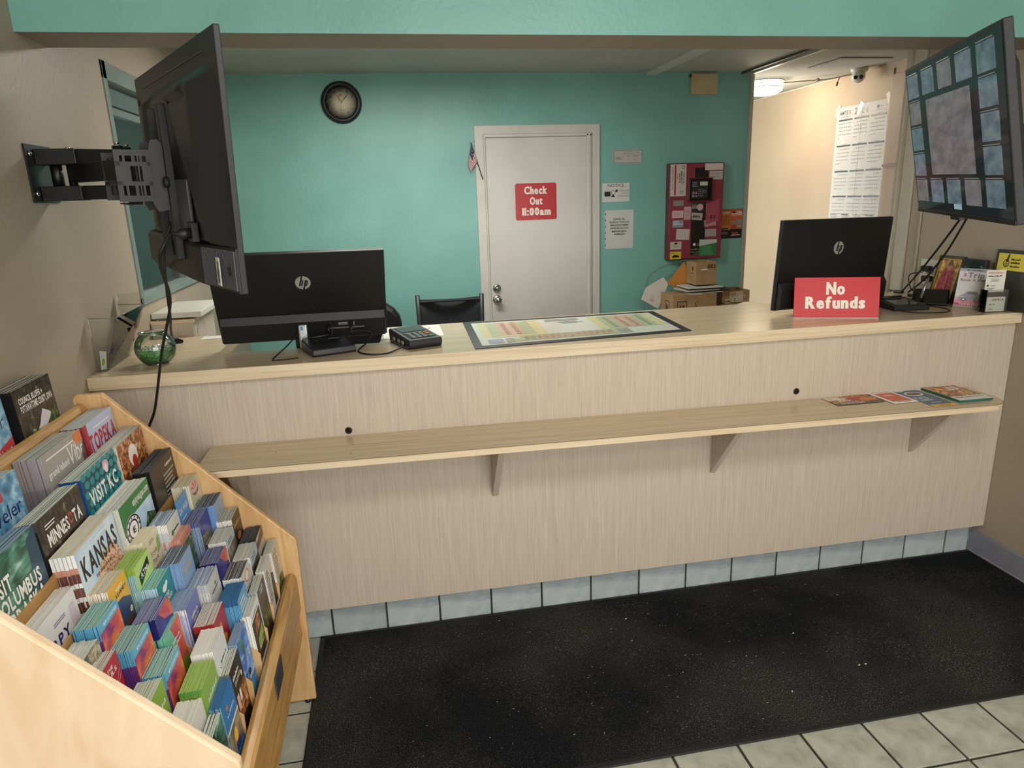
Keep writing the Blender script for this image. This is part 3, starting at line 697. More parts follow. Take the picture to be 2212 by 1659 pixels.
def c_kc(q):
    q.r(0, 0, 1, 1, mat('#17454e', .35))
    for j in range(9):
        for i in range(7):
            q.e(.07+i*.145+(j % 2)*.05, .08+j*.115, .062, .05, TE_, 10); q.l -= 1
    q.l += 1
    q.t('VISIT KC', .10, .60, .82, .18, W_).e(.68, .92, .09, .07, mat('#e3a9bf', .35)).e(.68, .88, .05, .06, mat('#f0dbe0', .35)).e(.45, .30, .07, .09, mat('#2a1a16', .4)).e(.46, .31, .04, .055, mat('#b98266', .4))
stack('T2', ymag(1), -0.626, 1.035, 0.205, 0.27, 0.005, 9, 'g', TE_, [(1, mat('#1d4a8a', .4))], c_kc, 'magazine', 'teal stadium-seat VISIT KC magazine, front copy', 'blue-spined magazine behind the VISIT KC front copy', 'teal magazines in the second tier', 9)
def c_lincoln(q):
    q.r(0, 0, 1, 1, F_food).e(.48, .72, .16, .16, mat('#eee9e2', .35)).e(.50, .62, .09, .1, mat('#b8382a', .35)).r(.35, .22, .85, .50, mat('#8a1f2c', .35)).t('DISCOVER', .38, .38, .44, .08, W_).t('LINCOLN', .38, .26, .44, .08, W_)
stack('T2', ymag(0), -0.628, 1.033, 0.195, 0.27, 0.0055, 8, 'g', mat('#cfc6b8', .35), [(.5, mat('#d8d0c4', .4)), (.5, mat('#5a4020', .4))], c_lincoln, 'magazine', 'food-photo DISCOVER LINCOLN magazine by the far rack side, front copy', 'magazine behind the DISCOVER LINCOLN front copy', 'food magazines in the second tier', 8)
def c_sarpy(q):
    q.r(0, 0, 1, 1, mat('#dedcdc', .35)).r(.82, 0, .95, .85, mat('#cdc3cc', .35)).t('SARPY', .14, .52, .62, .15, N_).t('COUNTY', .14, .34, .70, .15, N_).lines(.5, .78, .84, .3, 2, N_)
stack('T3', ymag(3)-0.004, -0.572, 0.900, 0.200, 0.215, 0.005, 6, 'w', mat('#dedcdc', .35), [(1, mat('#c9c6c0', .4))], c_sarpy, 'magazine', 'white SARPY COUNTY booklet beside the near rack side, front copy', 'white booklet behind the SARPY COUNTY front copy', 'white booklets in the third tier', 6)
def c_kansas(q):
    q.r(0, 0, 1, 1, F_sky).p([(.25, .1), (.9, .0), (1, .4), (.92, .68), (.6, .72), (.35, .55)], F_flow).p([(0, 0), (1, 0), (1, .18), (.6, .35), (.2, .25), (0, .5)], F_fol).p([(0, 0), (1, 0), (1, .1), (0, .13)], F_food)
    q.t('KANSAS', .07, .64, .88, .24, K_).t('TO THE STARS', .30, .54, .42, .035, K_).lines(.42, .91, .95, .4, 1, W_, .4, 0)
stack('T3', ymag(2), -0.567, 0.957, 0.208, 0.27, 0.0075, 6, 'c', SK_, [(.11, W_), (.05, mat('#c98a70', .4)), (.08, mat('#6b3a2c', .4)), (.04, W_), (.08, mat('#7a4a3c', .4)), (.04, W_), (.09, mat('#6b3a2c', .4)), (.03, W_), (.1, mat('#8a6a50', .4)), (.4, mat('#30261c', .4))], c_kansas, 'magazine', 'pink blossom KANSAS magazine, front copy of its thick stack', 'thick cream-paged magazine behind the KANSAS front copy', 'cream-paged magazines in the third tier', 6)
def c_eagan(q):
    q.r(0, 0, 1, 1, W_).r(0, .76, 1, 1, G_).p([(0, .6), (.3, .6), (.3, .9), (0, .9)], G_).p([(.35, .1), (1, .0), (1, .76), (.35, .76)], F_sky).p([(.45, .1), (1, .05), (1, .5), (.75, .6), (.5, .3)], F_fol)
    q.t('enjoyeagan.com', .40, .85, .55, .07, W_)
    q.e(.26, .60, .24, .19, W_, 28).ring(.26, .60, .235, .185, .12, K_).ring(.26, .60, .155, .125, .18, K_)
    for k in range(12):
        a = 2*PI*k/12; q.seg(.26+.2*math.cos(a), .60+.16*math.sin(a), .26+.17*math.cos(a), .60+.135*math.sin(a), .006, K_)
    q.t('E', .22, .555, .08, .08, K_)
stack('T3', ymag(1), -0.560, 0.952, 0.206, 0.265, 0.006, 8, 'g', W_, [(1, mat('#c9ccc4', .4))], c_eagan, 'magazine', 'green and white enjoyeagan.com magazine with a round seal, front copy', 'magazine behind the enjoyeagan.com front copy', 'green-topped magazines in the third tier', 8)
def c_night(q):
    q.r(0, 0, 1, 1, mat('#2b2a28', .3)).sq(.60, .84, .32, .05, W_).lines(.45, .42, .78, .5, 6, mat('#b9b6ae', .4)).p([(.4, 0), (1, 0), (1, .28), (.6, .34)], F_fol)
stack('T3', ymag(0)+0.006, -0.560, 0.955, 0.195, 0.27, 0.006, 7, 'd', mat('#2b2a28', .3), [(1, K_)], c_night, 'magazine', 'charcoal magazine with small white lines by the far rack side, front copy', 'charcoal magazine behind the front copy with white lines', 'charcoal magazines in the third tier', 7)

# -- leaflets
def wheel(q):
    q.r(0, 0, 1, 1, PU_).r(0, .86, 1, 1, LB_).t('NEW ADVENTURES', .2, .90, .7, .05, W_).p([(0, .12), (.6, .1), (1, .35), (1, .86), (0, .86)], F_sun)
    for k in range(14):
        a = PI*k/14*2; q.seg(.62, .58, .62+.32*math.cos(a), .58+.14*math.sin(a), .0007, Y_)
    q.ring(.62, .58, .33, .145, .05, O_).e(.22, .36, .09, .05, Y_).p([(0, 0), (.7, 0), (.55, .25), (0, .28)], mat('#3f8a9a', .35)).p([(.62, 0), (.75, 0), (1.0, .42), (.9, .40)], O_)
wb = [(.16, LB_), (.24, PU_), (.35, mat('#3f8a9a', .35)), (.3, mat('#2a3c56', .35))]
def simple(bg, *ops):
    def f(q):
        q.r(0, 0, 1, 1, bg)
        for o in ops: getattr(q, o[0])(*o[1:])
    return f
L = []   # tier, column, x, z, page, body colour, spine bands, drawing, look
L.append(('S1', 7, -0.497, 0.838, 'g', W_, [(1, W_)], simple(F_city, ('p', [(0, .7), (.45, .72), (.2, 1), (0, 1)], F_sky), ('p', [(.5, .5), (1, .55), (1, 1), (.5, 1)], F_stone), ('e', .6, .75, .14, .06, CR_), ('e', .8, .62, .12, .05, CR_), ('r', 0, .35, 1, .44, W_), ('sq', .1, .37, .8, .05, K_)), 'stone-photo leaflet with an orange corner by the near side'))
L.append(('S1', 6, -0.499, 0.855, 't', PU_, wb, wheel, 'purple wheel leaflet, uppermost of its three stacks'))
L.append(('S1', 5, -0.520, 0.865, 'g', Y_, [(.11, W_), (.9, mat('#2d3c5a', .4))], simple(mat('#3b4e70', .35), ('p', [(0, 1), (1, 1), (1, .55), (.6, .68), (0, .72)], Y_), ('t', 'VISIT', .35, .84, .4, .045, W_), ('t', 'KEARNEY', .30, .76, .58, .055, K_), ('p', [(.0, .15), (.8, .35), (.9, .12), (.5, 0), (0, 0)], BR_), ('e', .85, .38, .08, .05, CR_)), 'yellow-topped VISIT KEARNEY leaflet'))
L.append(('S1', 4, -0.505, 0.855, 'l', LI_, [(.08, LI_), (.92, mat('#9cc0c4', .4))], simple(mat('#b6d67c', .35), ('p', [(.15, .62), (.85, .78), (.85, .92), (.15, .80)], K_), ('t', 'ATM!', .25, .72, .5, .09, W_), ('lines', .2, .2, .5, .6, 4, G_)), 'lime green leaflet with a black box'))
L.append(('S1', 3, -0.520, 0.862, 'c', CR_, [(.07, CR_), (.93, W_)], simple(mat('#d9cfb0', .35), ('lines', .35, .82, .9, .4, 2, BR_), ('t', 'Style', .3, .62, .45, .09, BR_, 0), ('t', 'Park', .35, .48, .4, .09, BR_, 0), ('t', 'Spirit', .25, .36, .5, .07, BR_, 0), ('p', [(.75, .55), (1, .6), (1, .85), (.85, .8)], LI_)), 'cream leaflet with brown handwriting'))
L.append(('S1', 2, -0.499, 0.853, 'b', W_, [(.1, W_), (.9, mat('#c9cad0', .4))], simple(mat('#d2d4cc', .35), ('e', .3, .74, .1, .05, G_), ('lines', .4, .72, .78, .45, 1, K_, .5, 0), ('p', [(0, 0), (1, 0), (1, .4), (0, .3)], F_food)), 'pale leaflet with a small green tree mark'))
L.append(('S1', 1, -0.505, 0.862, 'b', BL_, [(1, BL_)], simple(mat('#5a9ad8', .35), ('t', 'CAR WASH', .12, .70, .76, .12, W_), ('lines', .2, .5, .62, .6, 2, W_), ('r', 0, 0, 1, .4, DG_)), 'bright blue CAR WASH card'))
def lotus(q):
    q.r(0, 0, 1, 1, mat('#c9cdb4', .35)); 
    for k in range(9):
        a = math.radians(20+17.5*k); q.p([(.5, .80), (.5+.32*math.cos(a)-.06*math.sin(a), .80+.12*math.sin(a)+.02*math.cos(a)), (.5+.48*math.cos(a), .80+.19*math.sin(a)), (.5+.32*math.cos(a)+.06*math.sin(a), .80+.12*math.sin(a)-.02*math.cos(a))], PK_ if k % 2 else mat('#e9b4c6', .35))
    q.p([(.1, .80), (.5, .72), (.9, .80), (.7, .70), (.4, .68)], mat('#a03a62', .35)).lines(.2, .3, .55, .5, 4, G_)
L.append(('S1', 0, -0.500, 0.866, 'c', CR_, [(1, CR_)], lotus, 'cream leaflet with a pink lotus flower'))
L.append(('S2', 7, -0.470, 0.809, 'g', R_, [(1, R_)], simple(mat('#b8262e', .35), ('t', 'RIDE THE', .12, .86, .6, .05, W_), ('t', 'RAILS', .25, .78, .6, .06, W_), ('ring', .55, .60, .22, .09, .2, W_), ('ring', .55, .60, .1, .045, .25, W_), ('seg', .25, .4, .95, .75, .001, W_), ('seg', .3, .36, 1.0, .7, .001, W_)), 'bright red RAILS leaflet'))
L.append(('S2', 6, -0.447, 0.792, 't', PU_, wb, wheel, 'purple wheel leaflet, middle of its three stacks'))
L.append(('S2', 5, -0.439, 0.786, 'v', N_, [(1, N_)], simple(F_navy, ('p', [(.2, 1), (1, 1), (1, .7), (.5, .8)], F_sun), ('sq', .12, .42, .8, .08, W_), ('lines', .1, .1, .3, .6, 3, LV_)), 'navy blue leaflet with a violet sky'))
L.append(('S2', 4, -0.466, 0.800, 't', TE_, [(.10, mat('#bcd8e6', .4)), (.9, mat('#7fa8b8', .4))], simple(mat('#1f8a92', .35), ('e', .45, .82, .16, .06, W_), ('e', .6, .86, .08, .04, W_), ('t', 'GRAND', .15, .66, .5, .06, W_), ('t', 'ISLAND', .3, .58, .5, .06, W_), ('p', [(0, 0), (1, 0), (1, .5), (0, .42)], F_dark)), 'teal leaflet with a white flower mark'))
L.append(('S2', 3, -0.447, 0.799, 'd', SK_, [(.06, mat('#6f96c8', .4)), (.6, mat('#7f9fc6', .4)), (.35, mat('#5a3426', .4))], simple(mat('#88a6c8', .35), ('sq', .3, .72, .5, .07, Y_), ('p', [(0, 0), (1, 0), (1, .3), (.5, .38), (0, .28)], F_food), ('e', .25, .36, .14, .06, O_)), 'blue sky leaflet with golden wheat'))
L.append(('S2', 2, -0.473, 0.806, 'p', mat('#c97f70', .35), [(.1, mat('#d49a8c', .4)), (.9, W_)], simple(F_fol, ('r', 0, .86, 1, 1, mat('#c97f70', .35)), ('t', 'GARDENS', .12, .89, .76, .05, R_), ('e', .4, .6, .2, .06, W_), ('e', .7, .3, .2, .08, BL_)), 'pink-edged garden leaflet'))
L.append(('S2', 1, -0.455, 0.800, 'v', N_, [(.06, mat('#5a6a9a', .4)), (.94, mat('#8fa4c4', .4))], simple(F_city, ('p', [(0, 1), (1, 1), (1, .6), (0, .7)], F_navy), ('lines', .2, .3, .5, .6, 3, W_)), 'dark blue striped leaflet beside the sky-blue one'))
L.append(('S2', 0, -0.441, 0.798, 'd', SK_, [(.7, mat('#6a94cc', .4)), (.3, mat('#b86a78', .4))], simple(mat('#8ea8c6', .35), ('ring', .88, .93, .07, .03, .3, W_), ('sq', .3, .62, .5, .07, Y_), ('p', [(0, 0), (1, 0), (1, .25), (0, .3)], F_food)), 'hazy blue leaflet at the far rack side'))
L.append(('S3', 7, -0.397, 0.732, 'g', LI_, [(1, LI_)], simple(mat('#8db04c', .35), ('sq', .15, .68, .75, .07, W_), ('lines', .2, .2, .5, .6, 4, W_)), 'plain lime leaflet by the near rack side'))
L.append(('S3', 6, -0.397, 0.728, 't', PU_, wb, wheel, 'purple wheel leaflet, lowest of its three stacks'))
L.append(('S3', 5, -0.425, 0.738, 't', MI_, [(.10, MI_), (.9, MI_)], simple(F_sun, ('p', [(0, .55), (.55, .7), (.35, 1), (0, 1)], MI_), ('sq', .3, .74, .5, .05, W_), ('sq', .35, .66, .5, .05, W_), ('p', [(0, 0), (1, 0), (1, .3), (0, .4)], LI_)), 'mint and pink leaflet'))
L.append(('S3', 4, -0.413, 0.735, 'b', LV_, [(.06, W_), (.94, mat('#c6c8e6', .4))], simple(mat('#6a74b4', .35), ('sq', .25, .72, .55, .06, CR_), ('sq', .3, .63, .5, .05, CR_), ('p', [(0, 0), (1, 0), (1, .3), (.6, .48), (0, .35)], F_dark)), 'lavender leaflet with thick white edges'))
L.append(('S3', 3, -0.391, 0.732, 'b', W_, [(.1, mat('#b6b8be', .4)), (.9, mat('#c8c8c4', .4))], simple(mat('#c9cbc4', .35), ('e', .6, .8, .07, .035, G_), ('lines', .2, .70, .75, .6, 1, K_, .5, 0), ('p', [(0, 0), (1, 0), (1, .42), (0, .35)], F_food)), 'grey-white leaflet with a green dot'))
L.append(('S3', 2, -0.391, 0.730, 'v', N_, [(1, N_)], simple(F_navy, ('p', [(.3, 1), (1, 1), (1, .7), (.6, .8)], F_sun), ('sq', .12, .40, .8, .08, W_)), 'navy leaflet farther from the near side, below the garden leaflets'))
L.append(('S3', 1, -0.393, 0.734, 'g', W_, [(.09, W_), (.91, mat('#bfc0bc', .4))], simple(F_city, ('r', 0, .8, 1, 1, mat('#b9c4cc', .35)), ('lines', .2, .84, .95, .6, 2, K_)), 'off-white leaflet with a grey townscape'))
L.append(('S3', 0, -0.398, 0.747, 'g', BR_, [(.08, W_), (.92, mat('#8a8274', .4))], simple(mat('#3a2a1c', .35), ('sq', .15, .76, .75, .07, Y_), ('e', .5, .5, .2, .08, O_), ('lines', .2, .15, .35, .6, 3, CR_)), 'brown leaflet with golden lettering'))
L.append(('S4', 7, -0.331, 0.672, 'w', W_, [(1, W_)], simple(mat('#d8d6ce', .35), ('sq', .3, .60, .4, .06, K_), ('lines', .2, .2, .5, .6, 4, K_)), 'white leaflet with faint script by the near rack side'))
L.append(('S4', 6, -0.331, 0.682, 'l', LI_, [(.05, mat('#5f9a4a', .4)), (.95, mat('#8db04c', .4))], simple(mat('#8db04c', .35), ('sq', .15, .68, .75, .07, W_), ('lines', .2, .2, .5, .6, 4, W_)), 'lime leaflet in front of the third wheel leaflets'))
L.append(('S4', 5, -0.335, 0.690, 'w', W_, [(.10, W_), (.9, mat('#d2d0cc', .4))], simple(mat('#d6d8d8', .35), ('seg', .18, .62, .45, .50, .001, K_), ('seg', .2, .5, .42, .62, .001, K_), ('sq', .35, .62, .5, .05, K_), ('p', [(.3, .1), (1, .2), (1, .5), (.5, .45)], F_sky), ('e', .85, .25, .06, .03, BR_)), 'white leaflet with a thin black cross'))
L.append(('S4', 4, -0.357, 0.690, 'g', R_, [(.08, R_), (.9, mat('#5a2a24', .4))], simple(mat('#a82420', .35), ('e', .45, .74, .12, .08, O_), ('e', .6, .45, .15, .1, mat('#d08a30', .35)), ('r', 0, 0, 1, .25, mat('#4a1412', .35)), ('e', .3, .3, .1, .06, O_)), 'deep red leaflet with golden shapes'))
L.append(('S4', 3, -0.327, 0.676, 'B', BL_, [(.06, mat('#2f6390', .4)), (.94, mat('#5ea2cc', .4))], simple(mat('#5ea0cc', .35), ('lines', .15, .2, .9, .7, 9, W_), ('p', [(0, 0), (1, 0), (1, .2), (0, .3)], BL_)), 'deep blue leaflet with white lines'))
L.append(('S4', 2, -0.339, 0.679, 'd', W_, [(.08, W_), (.92, mat('#8a8a84', .4))], simple(mat('#cfcfcb', .35), ('e', .6, .82, .26, .12, O_), ('e', .6, .82, .18, .09, W_), ('p', [(.5, .78), (.75, .9), (.6, .84)], O_), ('lines', .2, .4, .6, .6, 3, K_)), 'white leaflet with an orange oval emblem'))
L.append(('S4', 1, -0.336, 0.677, 'g', W_, [(.08, W_), (.92, mat('#c6c8c6', .4))], simple(F_dark, ('r', 0, .78, 1, 1, mat('#aebccb', .35)), ('lines', .2, .82, .95, .6, 2, K_)), 'white-edged leaflet with a dark photo'))
L.append(('S4', 0, -0.338, 0.676, 'd', DG_, [(1, DG_)], simple(mat('#b9b4a6', .35), ('p', [(0, .9), (1, 1), (1, .8), (0, .75)], BR_), ('lines', .2, .3, .6, .6, 4, K_)), 'dark-edged leaflet at the far rack side'))
L.append(('S5', 7, -0.300, 0.630, 'g', mat('#24443f', .35), [(1, mat('#24443f', .4))], simple(F_teal, ('p', [(0, .5), (.5, .7), (.4, 1), (0, 1)], mat('#20312f', .35)), ('e', .4, .5, .14, .08, mat('#9aa8a0', .35))), 'dark green photo leaflet beside the near rack side'))
L.append(('S5', 6, -0.303, 0.630, 'B', BL_, [(.06, mat('#7fa8c0', .4)), (.94, mat('#7fa8c0', .4))], simple(mat('#2f7ab8', .35), ('e', .35, .80, .08, .035, O_), ('sq', .25, .66, .6, .05, CR_), ('r', 0, .46, 1, .50, W_), ('p', [(0, 0), (1, 0), (1, .46), (0, .46)], F_city), ('e', .5, .25, .12, .12, Y_), ('r', .35, 0, .7, .15, N_)), 'bright blue leaflet with an orange mark in the front row'))
L.append(('S5', 5, -0.309, 0.628, 'g', K_, [(1, mat('#8f908a', .4))], simple(mat('#26221f', .3), ('sq', .15, .76, .6, .08, W_), ('lines', .2, .64, .72, .65, 2, CR_), ('p', [(.1, .1), (.9, .0), (.95, .5), (.4, .45), (.2, .4)], F_food), ('r', .12, .25, .3, .5, mat('#d9b4a8', .35)), ('r', .38, .3, .5, .5, W_), ('e', .8, .62, .05, .05, CR_)), 'black leaflet with food and white script'))
L.append(('S5', 4, -0.314, 0.626, 'b', LB_, [(.9, mat('#a9c8dc', .4))], simple(F_aqua, ('e', .35, .85, .14, .09, mat('#3f8a5a', .35)), ('e', .4, .72, .08, .12, mat('#2a5a48', .35)), ('e', .5, .2, .09, .09, mat('#caa088', .35)), ('e', .5, .24, .11, .06, K_), ('e', .3, .14, .08, .06, R_), ('sq', .35, .12, .6, .07, W_), ('e', .2, .55, .03, .015, W_), ('e', .7, .5, .03, .015, W_), ('e', .6, .62, .025, .012, O_)), 'blue aquarium leaflet with bubbles'))
L.append(('S5', 3, -0.303, 0.628, 'g', W_, [(.9, W_)], simple(mat('#2c2820', .35), ('r', 0, .82, 1, 1, W_), ('sq', .15, .86, .7, .05, K_), ('p', [(.2, .5), (.8, .55), (.75, .8), (.3, .75)], F_food), ('p', [(.2, .2), (.9, .3), (.9, .5), (.3, .4)], LI_), ('sq', .3, .2, .5, .06, W_)), 'black and white leaflet with a brown photo'))
L.append(('S5', 2, -0.304, 0.628, 'g', DG_, [(.9, mat('#c9cac6', .4))], simple(F_dark, ('p', [(0, .8), (1, .7), (1, 1), (0, 1)], mat('#4a4e55', .35)), ('p', [(.3, .1), (.9, .2), (.9, .45), (.2, .4)], F_fol), ('lines', .3, .82, .95, .5, 2, W_)), 'dark patterned leaflet in the front row'))
L.append(('S5', 1, -0.304, 0.629, 'w', W_, [(.9, W_)], simple(mat('#d0cfc9', .35), ('p', [(.55, .0), (1, 0), (1, .6), (.7, .7)], K_), ('lines', .1, .2, .9, .4, 10, K_)), 'white leaflet with black edge in the front row'))
L.append(('S5', 0, -0.301, 0.627, 'g', W_, [(.9, W_)], simple(mat('#cfc9ba', .35), ('lines', .15, .3, .92, .6, 9, BR_), ('p', [(0, 0), (1, 0), (1, .25), (.4, .3)], F_fol)), 'cream listing leaflet at the far front corner'))
for tier, c, x, z, page, body, bands, draw, look in L:
    n = 14 if tier != 'S5' else 7
    if look.startswith('bright blue CAR'): n = 1
    W = 0.098
    stack(tier, ysm(c), x, z, W, 0.222, 0.0031, n, page, body, bands, draw, 'leaflet', look+', front copy' if n > 1 else look, 'copy behind the '+look, 'stacked leaflets: '+look, 7, 0.012)
tag(stock.build('leaflet_stock'), 'tightly packed rear leaflets of all the small stacks in the wooden rack', 'brochures', kind='stuff')
# ================================================================ LEFT TV, seen from behind
def tvframe(v): return Vector(v[:3]), Euler((v[4], v[5], v[3]))
LTp, LTr = tvframe((-0.409, -0.312, 1.733, -1.121, -0.015, 0.03))
M_tvb = mat('#25272a', 0.45, name='tv_back_plastic')
M_tvd = mat('#1d1e20', 0.5, name='tv_dark_plastic')
tv = thing('television', 'flat television seen from behind on the left wall arm', 'television', LTp, LTr)
MB().box(-0.482, 0.482, -0.0095, 0.004, -0.277, 0.277, M_tvb).build('bezel', tv, bevel=0.002)
MB().box(-0.470, 0.470, 0.0042, 0.0048, -0.262, 0.266, M_blackg).build('screen', tv)
def bulge(name, x0, x1, z0, z1, ya, yb, ins, m, parent, bev=0.012):
    """shallow raised body: wide foot, narrower crown towards -y"""
    a = [(x0, ya, z0), (x1, ya, z0), (x1, ya, z1), (x0, ya, z1)]
    b = [(x0+ins, yb, z0+ins), (x1-ins, yb, z0+ins), (x1-ins, yb, z1-ins), (x0+ins, yb, z1-ins)]
    return MB().add(a+b, [(0, 3, 2, 1), (4, 5, 6, 7), (0, 1, 5, 4), (1, 2, 6, 5), (2, 3, 7, 6), (3, 0, 4, 7)], m).build(name, parent, bevel=bev, seg=3)
def sstep(t):
    t = max(0, min(1, t)); return t*t*(3-2*t)
def tvdepth(x, z):
    e = sstep((0.468-x)/0.13)*sstep((0.215-z)/0.045)*sstep((x+0.430)/0.22)*sstep((z+0.183)/0.02)
    dd = 0.040*e
    xb_ = 0.10+(0.19-z)*0.72          # slanting step between the raised body and the recess
    dd -= 0.014*e*(1-sstep((x-xb_+0.012)/0.018))*sstep((x+0.20)/0.05)
    if 0.165 < z < 0.20 and -0.10 < x < 0.30: dd += 0.006*e
    if abs(z-0.155) < 0.008 and 0.10 < x < 0.33: dd -= 0.010
    return dd
bs = MB(); gx, gz = 74, 40
for j_ in range(gz+1):
    for i_ in range(gx+1):
        x = -0.468+0.936*i_/gx; z = -0.186+0.402*j_/gz
        bs.v.append(Vector((x, -0.0095-tvdepth(x, z), z)))
mi_ = bs.mi(M_tvb)
for j_ in range(gz):
    for i_ in range(gx):
        k_ = j_*(gx+1)+i_; bs.f.append([k_, k_+1, k_+gx+2, k_+gx+1]); bs.m.append(mi_); bs.sm.append(True)
bs.build('back_shell', tv)
MB().box(-0.33, 0.37, -0.0115, -0.0095, 0.2385, 0.2405, mat('#55575b', 0.4)).build('moulding_line', tv)
def sdep(x): return -0.046+0.030*sstep((x-0.20)/0.29)
rb = MB(); xs_ = [-0.44, -0.40, 0.18]+[0.20+0.0285*k for k in range(10)]+[0.4795]
secs = []
for x in xs_:
    dp = sdep(x) if x > -0.43 else -0.03
    secs.append([(x, -0.009, -0.2768), (x, dp*0.8, -0.2768), (x, dp, -0.262), (x, dp, -0.186), (x, dp*0.85, -0.177), (x, -0.009, -0.174)])
for sct in secs: rb.v += [Vector(p) for p in sct]
for a_ in range(len(secs)-1):
    for b_ in range(6):
        rb.f.append([a_*6+b_, a_*6+(b_+1) % 6, (a_+1)*6+(b_+1) % 6, (a_+1)*6+b_]); rb.m.append(rb.mi(M_tvd)); rb.sm.append(False)
for e_ in (0, len(secs)-1): rb.f.append([e_*6+k for k in range(6)]); rb.m.append(0); rb.sm.append(False)
sp = rb.build('speaker_box', tv)
ri = MB()
for k in range(25):
    x = 0.282+k*0.0079; y_ = sdep(x); y2_ = sdep(x+.005)
    ri.prism([(x, y_+.001), (x+0.0042, y2_+.001), (x+0.0038, y2_-0.0028), (x+.0004, y_-0.0028)], (0, 0, -0.270), (1, 0, 0), (0, 1, 0), (0, 0, 0.088), mat('#3b3c40', 0.4))
ri.build('rib_panel', sp)
MB().box(0.372, 0.402, sdep(.38)-.0075, sdep(.38)-.006, -0.265, -0.200, M_paper).build('serial_sticker', tv)
q = Print((0.395, sdep(.38)-.0075, -0.262), (0, 0, 1), (-1, 0, 0), 0.060, 0.016); q.lines(.05, .1, .9, .85, 2, M_ink, .5, .1).sq(.05, .2, .85, .5, M_ink, 22); q.build('sticker_print', tv)
MB().lathe([(0.011, 0), (0.011, 0.002), (0.002, 0.0025)], (0.442, sdep(.442)-.004, -0.228), M_black, 16, 'Y').build('screw_hole', tv)
MB().box(0.075, 0.235, -0.048, -0.038, -0.17, -0.025, mat('#47484d', 0.35)).build('port_panel', tv, bevel=0.004)
MB().box(0.225, 0.275, -0.056, -0.040, -0.172, -0.125, M_tvd).build('power_socket', tv, bevel=0.002)
MB().lathe([(0.013, 0), (0.013, 0.022), (0.006, 0.030), (0.004, 0.045)], (0.250, -0.054, -0.152), M_black, 14, 'Y').build('power_plug', tv)
# bracket bars on the back of the television
mt_ = thing('tv_wall_mount', 'black scissor arm wall mount with perforated head behind the left television', 'mount', (-0.8715, -0.04, 1.742))
Mi = Matrix.Translation(LTp) @ LTr.to_matrix().to_4x4()
def tvw(x, y, z): return Mi @ Vector((x, y, z))
def wl_(p): return Vector(p)-Vector((-0.8715, -0.04, 1.742))
M_mnt = mat('#0c0c0d', 0.42, 0.0, name='mount_steel')
for bx in (-0.040, 0.098):
    b_ = MB().prism([(bx-0.010, -0.225), (bx+0.016, -0.225), (bx+0.016, 0.03), (bx+0.006, 0.155), (bx-0.006, 0.155), (bx-0.010, 0.03)], (0, -0.046, 0), (1, 0, 0), (0, 0, 1), (0, -0.018, 0), M_blackp)
    b_.v = [wl_(Mi @ p) for p in b_.v]; b_.build('upright_bar', mt_, bevel=0.002)
    h_ = MB().prism([(-0.064, -0.10), (-0.064, 0.060), (-0.074, 0.072), (-0.090, 0.068), (-0.100, 0.03), (-0.100, -0.085), (-0.090, -0.105)], (bx-0.004, 0, 0), (0, 1, 0), (0, 0, 1), (0.004, 0, 0), mat('#1d1e20', 0.45))
    h_.v = [wl_(Mi @ p) for p in h_.v]; h_.build('hook_plate', mt_)
    k_ = MB().lathe([(0.013, 0), (0.013, 0.010), (0.007, 0.012)], (bx+0.020, -0.063, -0.032), M_blackp, 16, 'Y'); k_.v = [wl_(Mi @ p) for p in k_.v]; k_.build('knob', mt_)
# head plate with punched slots
hp = MB(); y_ = -0.125
hp.box(-0.10, 0.12, y_-0.003, y_, 0.020, 0.040, M_mnt).box(-0.10, 0.12, y_-0.003, y_, -0.085, -0.065, M_mnt)
for x0, x1 in ((-0.10, -0.075), (-0.06, -0.035), (0.055, 0.075), (0.095, 0.12), (-0.02, 0.04)): hp.box(x0, x1, y_-0.003, y_, -0.066, 0.021, M_mnt)
hp.box(-0.10, 0.12, y_-0.025, y_, 0.040, 0.043, M_mnt).box(-0.10, 0.12, y_-0.025, y_, -0.088, -0.085, M_mnt)
hp.v = [wl_(Mi @ p) for p in hp.v]; hp.build('head_plate', mt_)
sp_ = MB()   # perforated cheek of the head: strips left round its slots
for xx in (0.118, -0.104):
    sp_ = MB()
    for (ya, yb, za, zb) in ((-.178, -.100, .030, .044), (-.178, -.100, .006, .016), (-.178, -.100, -.040, -.030), (-.178, -.100, -.078, -.064), (-.178, -.166, -.064, .030), (-.108, -.100, -.064, .030), (-.140, -.133, .016, .030), (-.160, -.154, .016, .030), (-.122, -.117, .016, .030), (-.140, -.133, -.064, -.040), (-.160, -.154, -.064, -.040), (-.122, -.117, -.064, -.040), (-.166, -.145, -.030, .006), (-.120, -.108, -.030, .006)):
        sp_.box(xx, xx+.003, ya, yb, za, zb, mat('#121213', 0.45))
    sp_.v = [wl_(Mi @ p) for p in sp_.v]; sp_.build('perforated_cheek', mt_)
hc = Mi @ Vector((0.01, -0.15, -0.02))
MB().box(0, 0.006, -0.088, 0.075, -0.080, 0.082, M_mnt).build('wall_plate', mt_)
for (y, z) in ((-0.07, 0.055), (-0.07, -0.055)):
    MB().lathe([(0.008, 0), (0.008, 0.004), (0.004, 0.008)], (0.006, y, z), M_chrome, 6, 'X').build('bolt', mt_)
MB().box(0.006, 0.115, -0.042, 0.024, 0.026, 0.070, M_mnt).build('hinge_block', mt_, bevel=0.002)
MB().box(0.006, 0.115, -0.042, 0.024, -0.076, -0.034, M_mnt).build('hinge_block', mt_, bevel=0.002)
MB().tube([(0.045, -0.008, -0.04), (0.045, -0.008, 0.035)], 0.016, M_mnt, 14).tube([(0.085, -0.008, -0.07), (0.085, -0.008, 0.066)], 0.012, M_mnt, 14).build('hinge_pin', mt_)
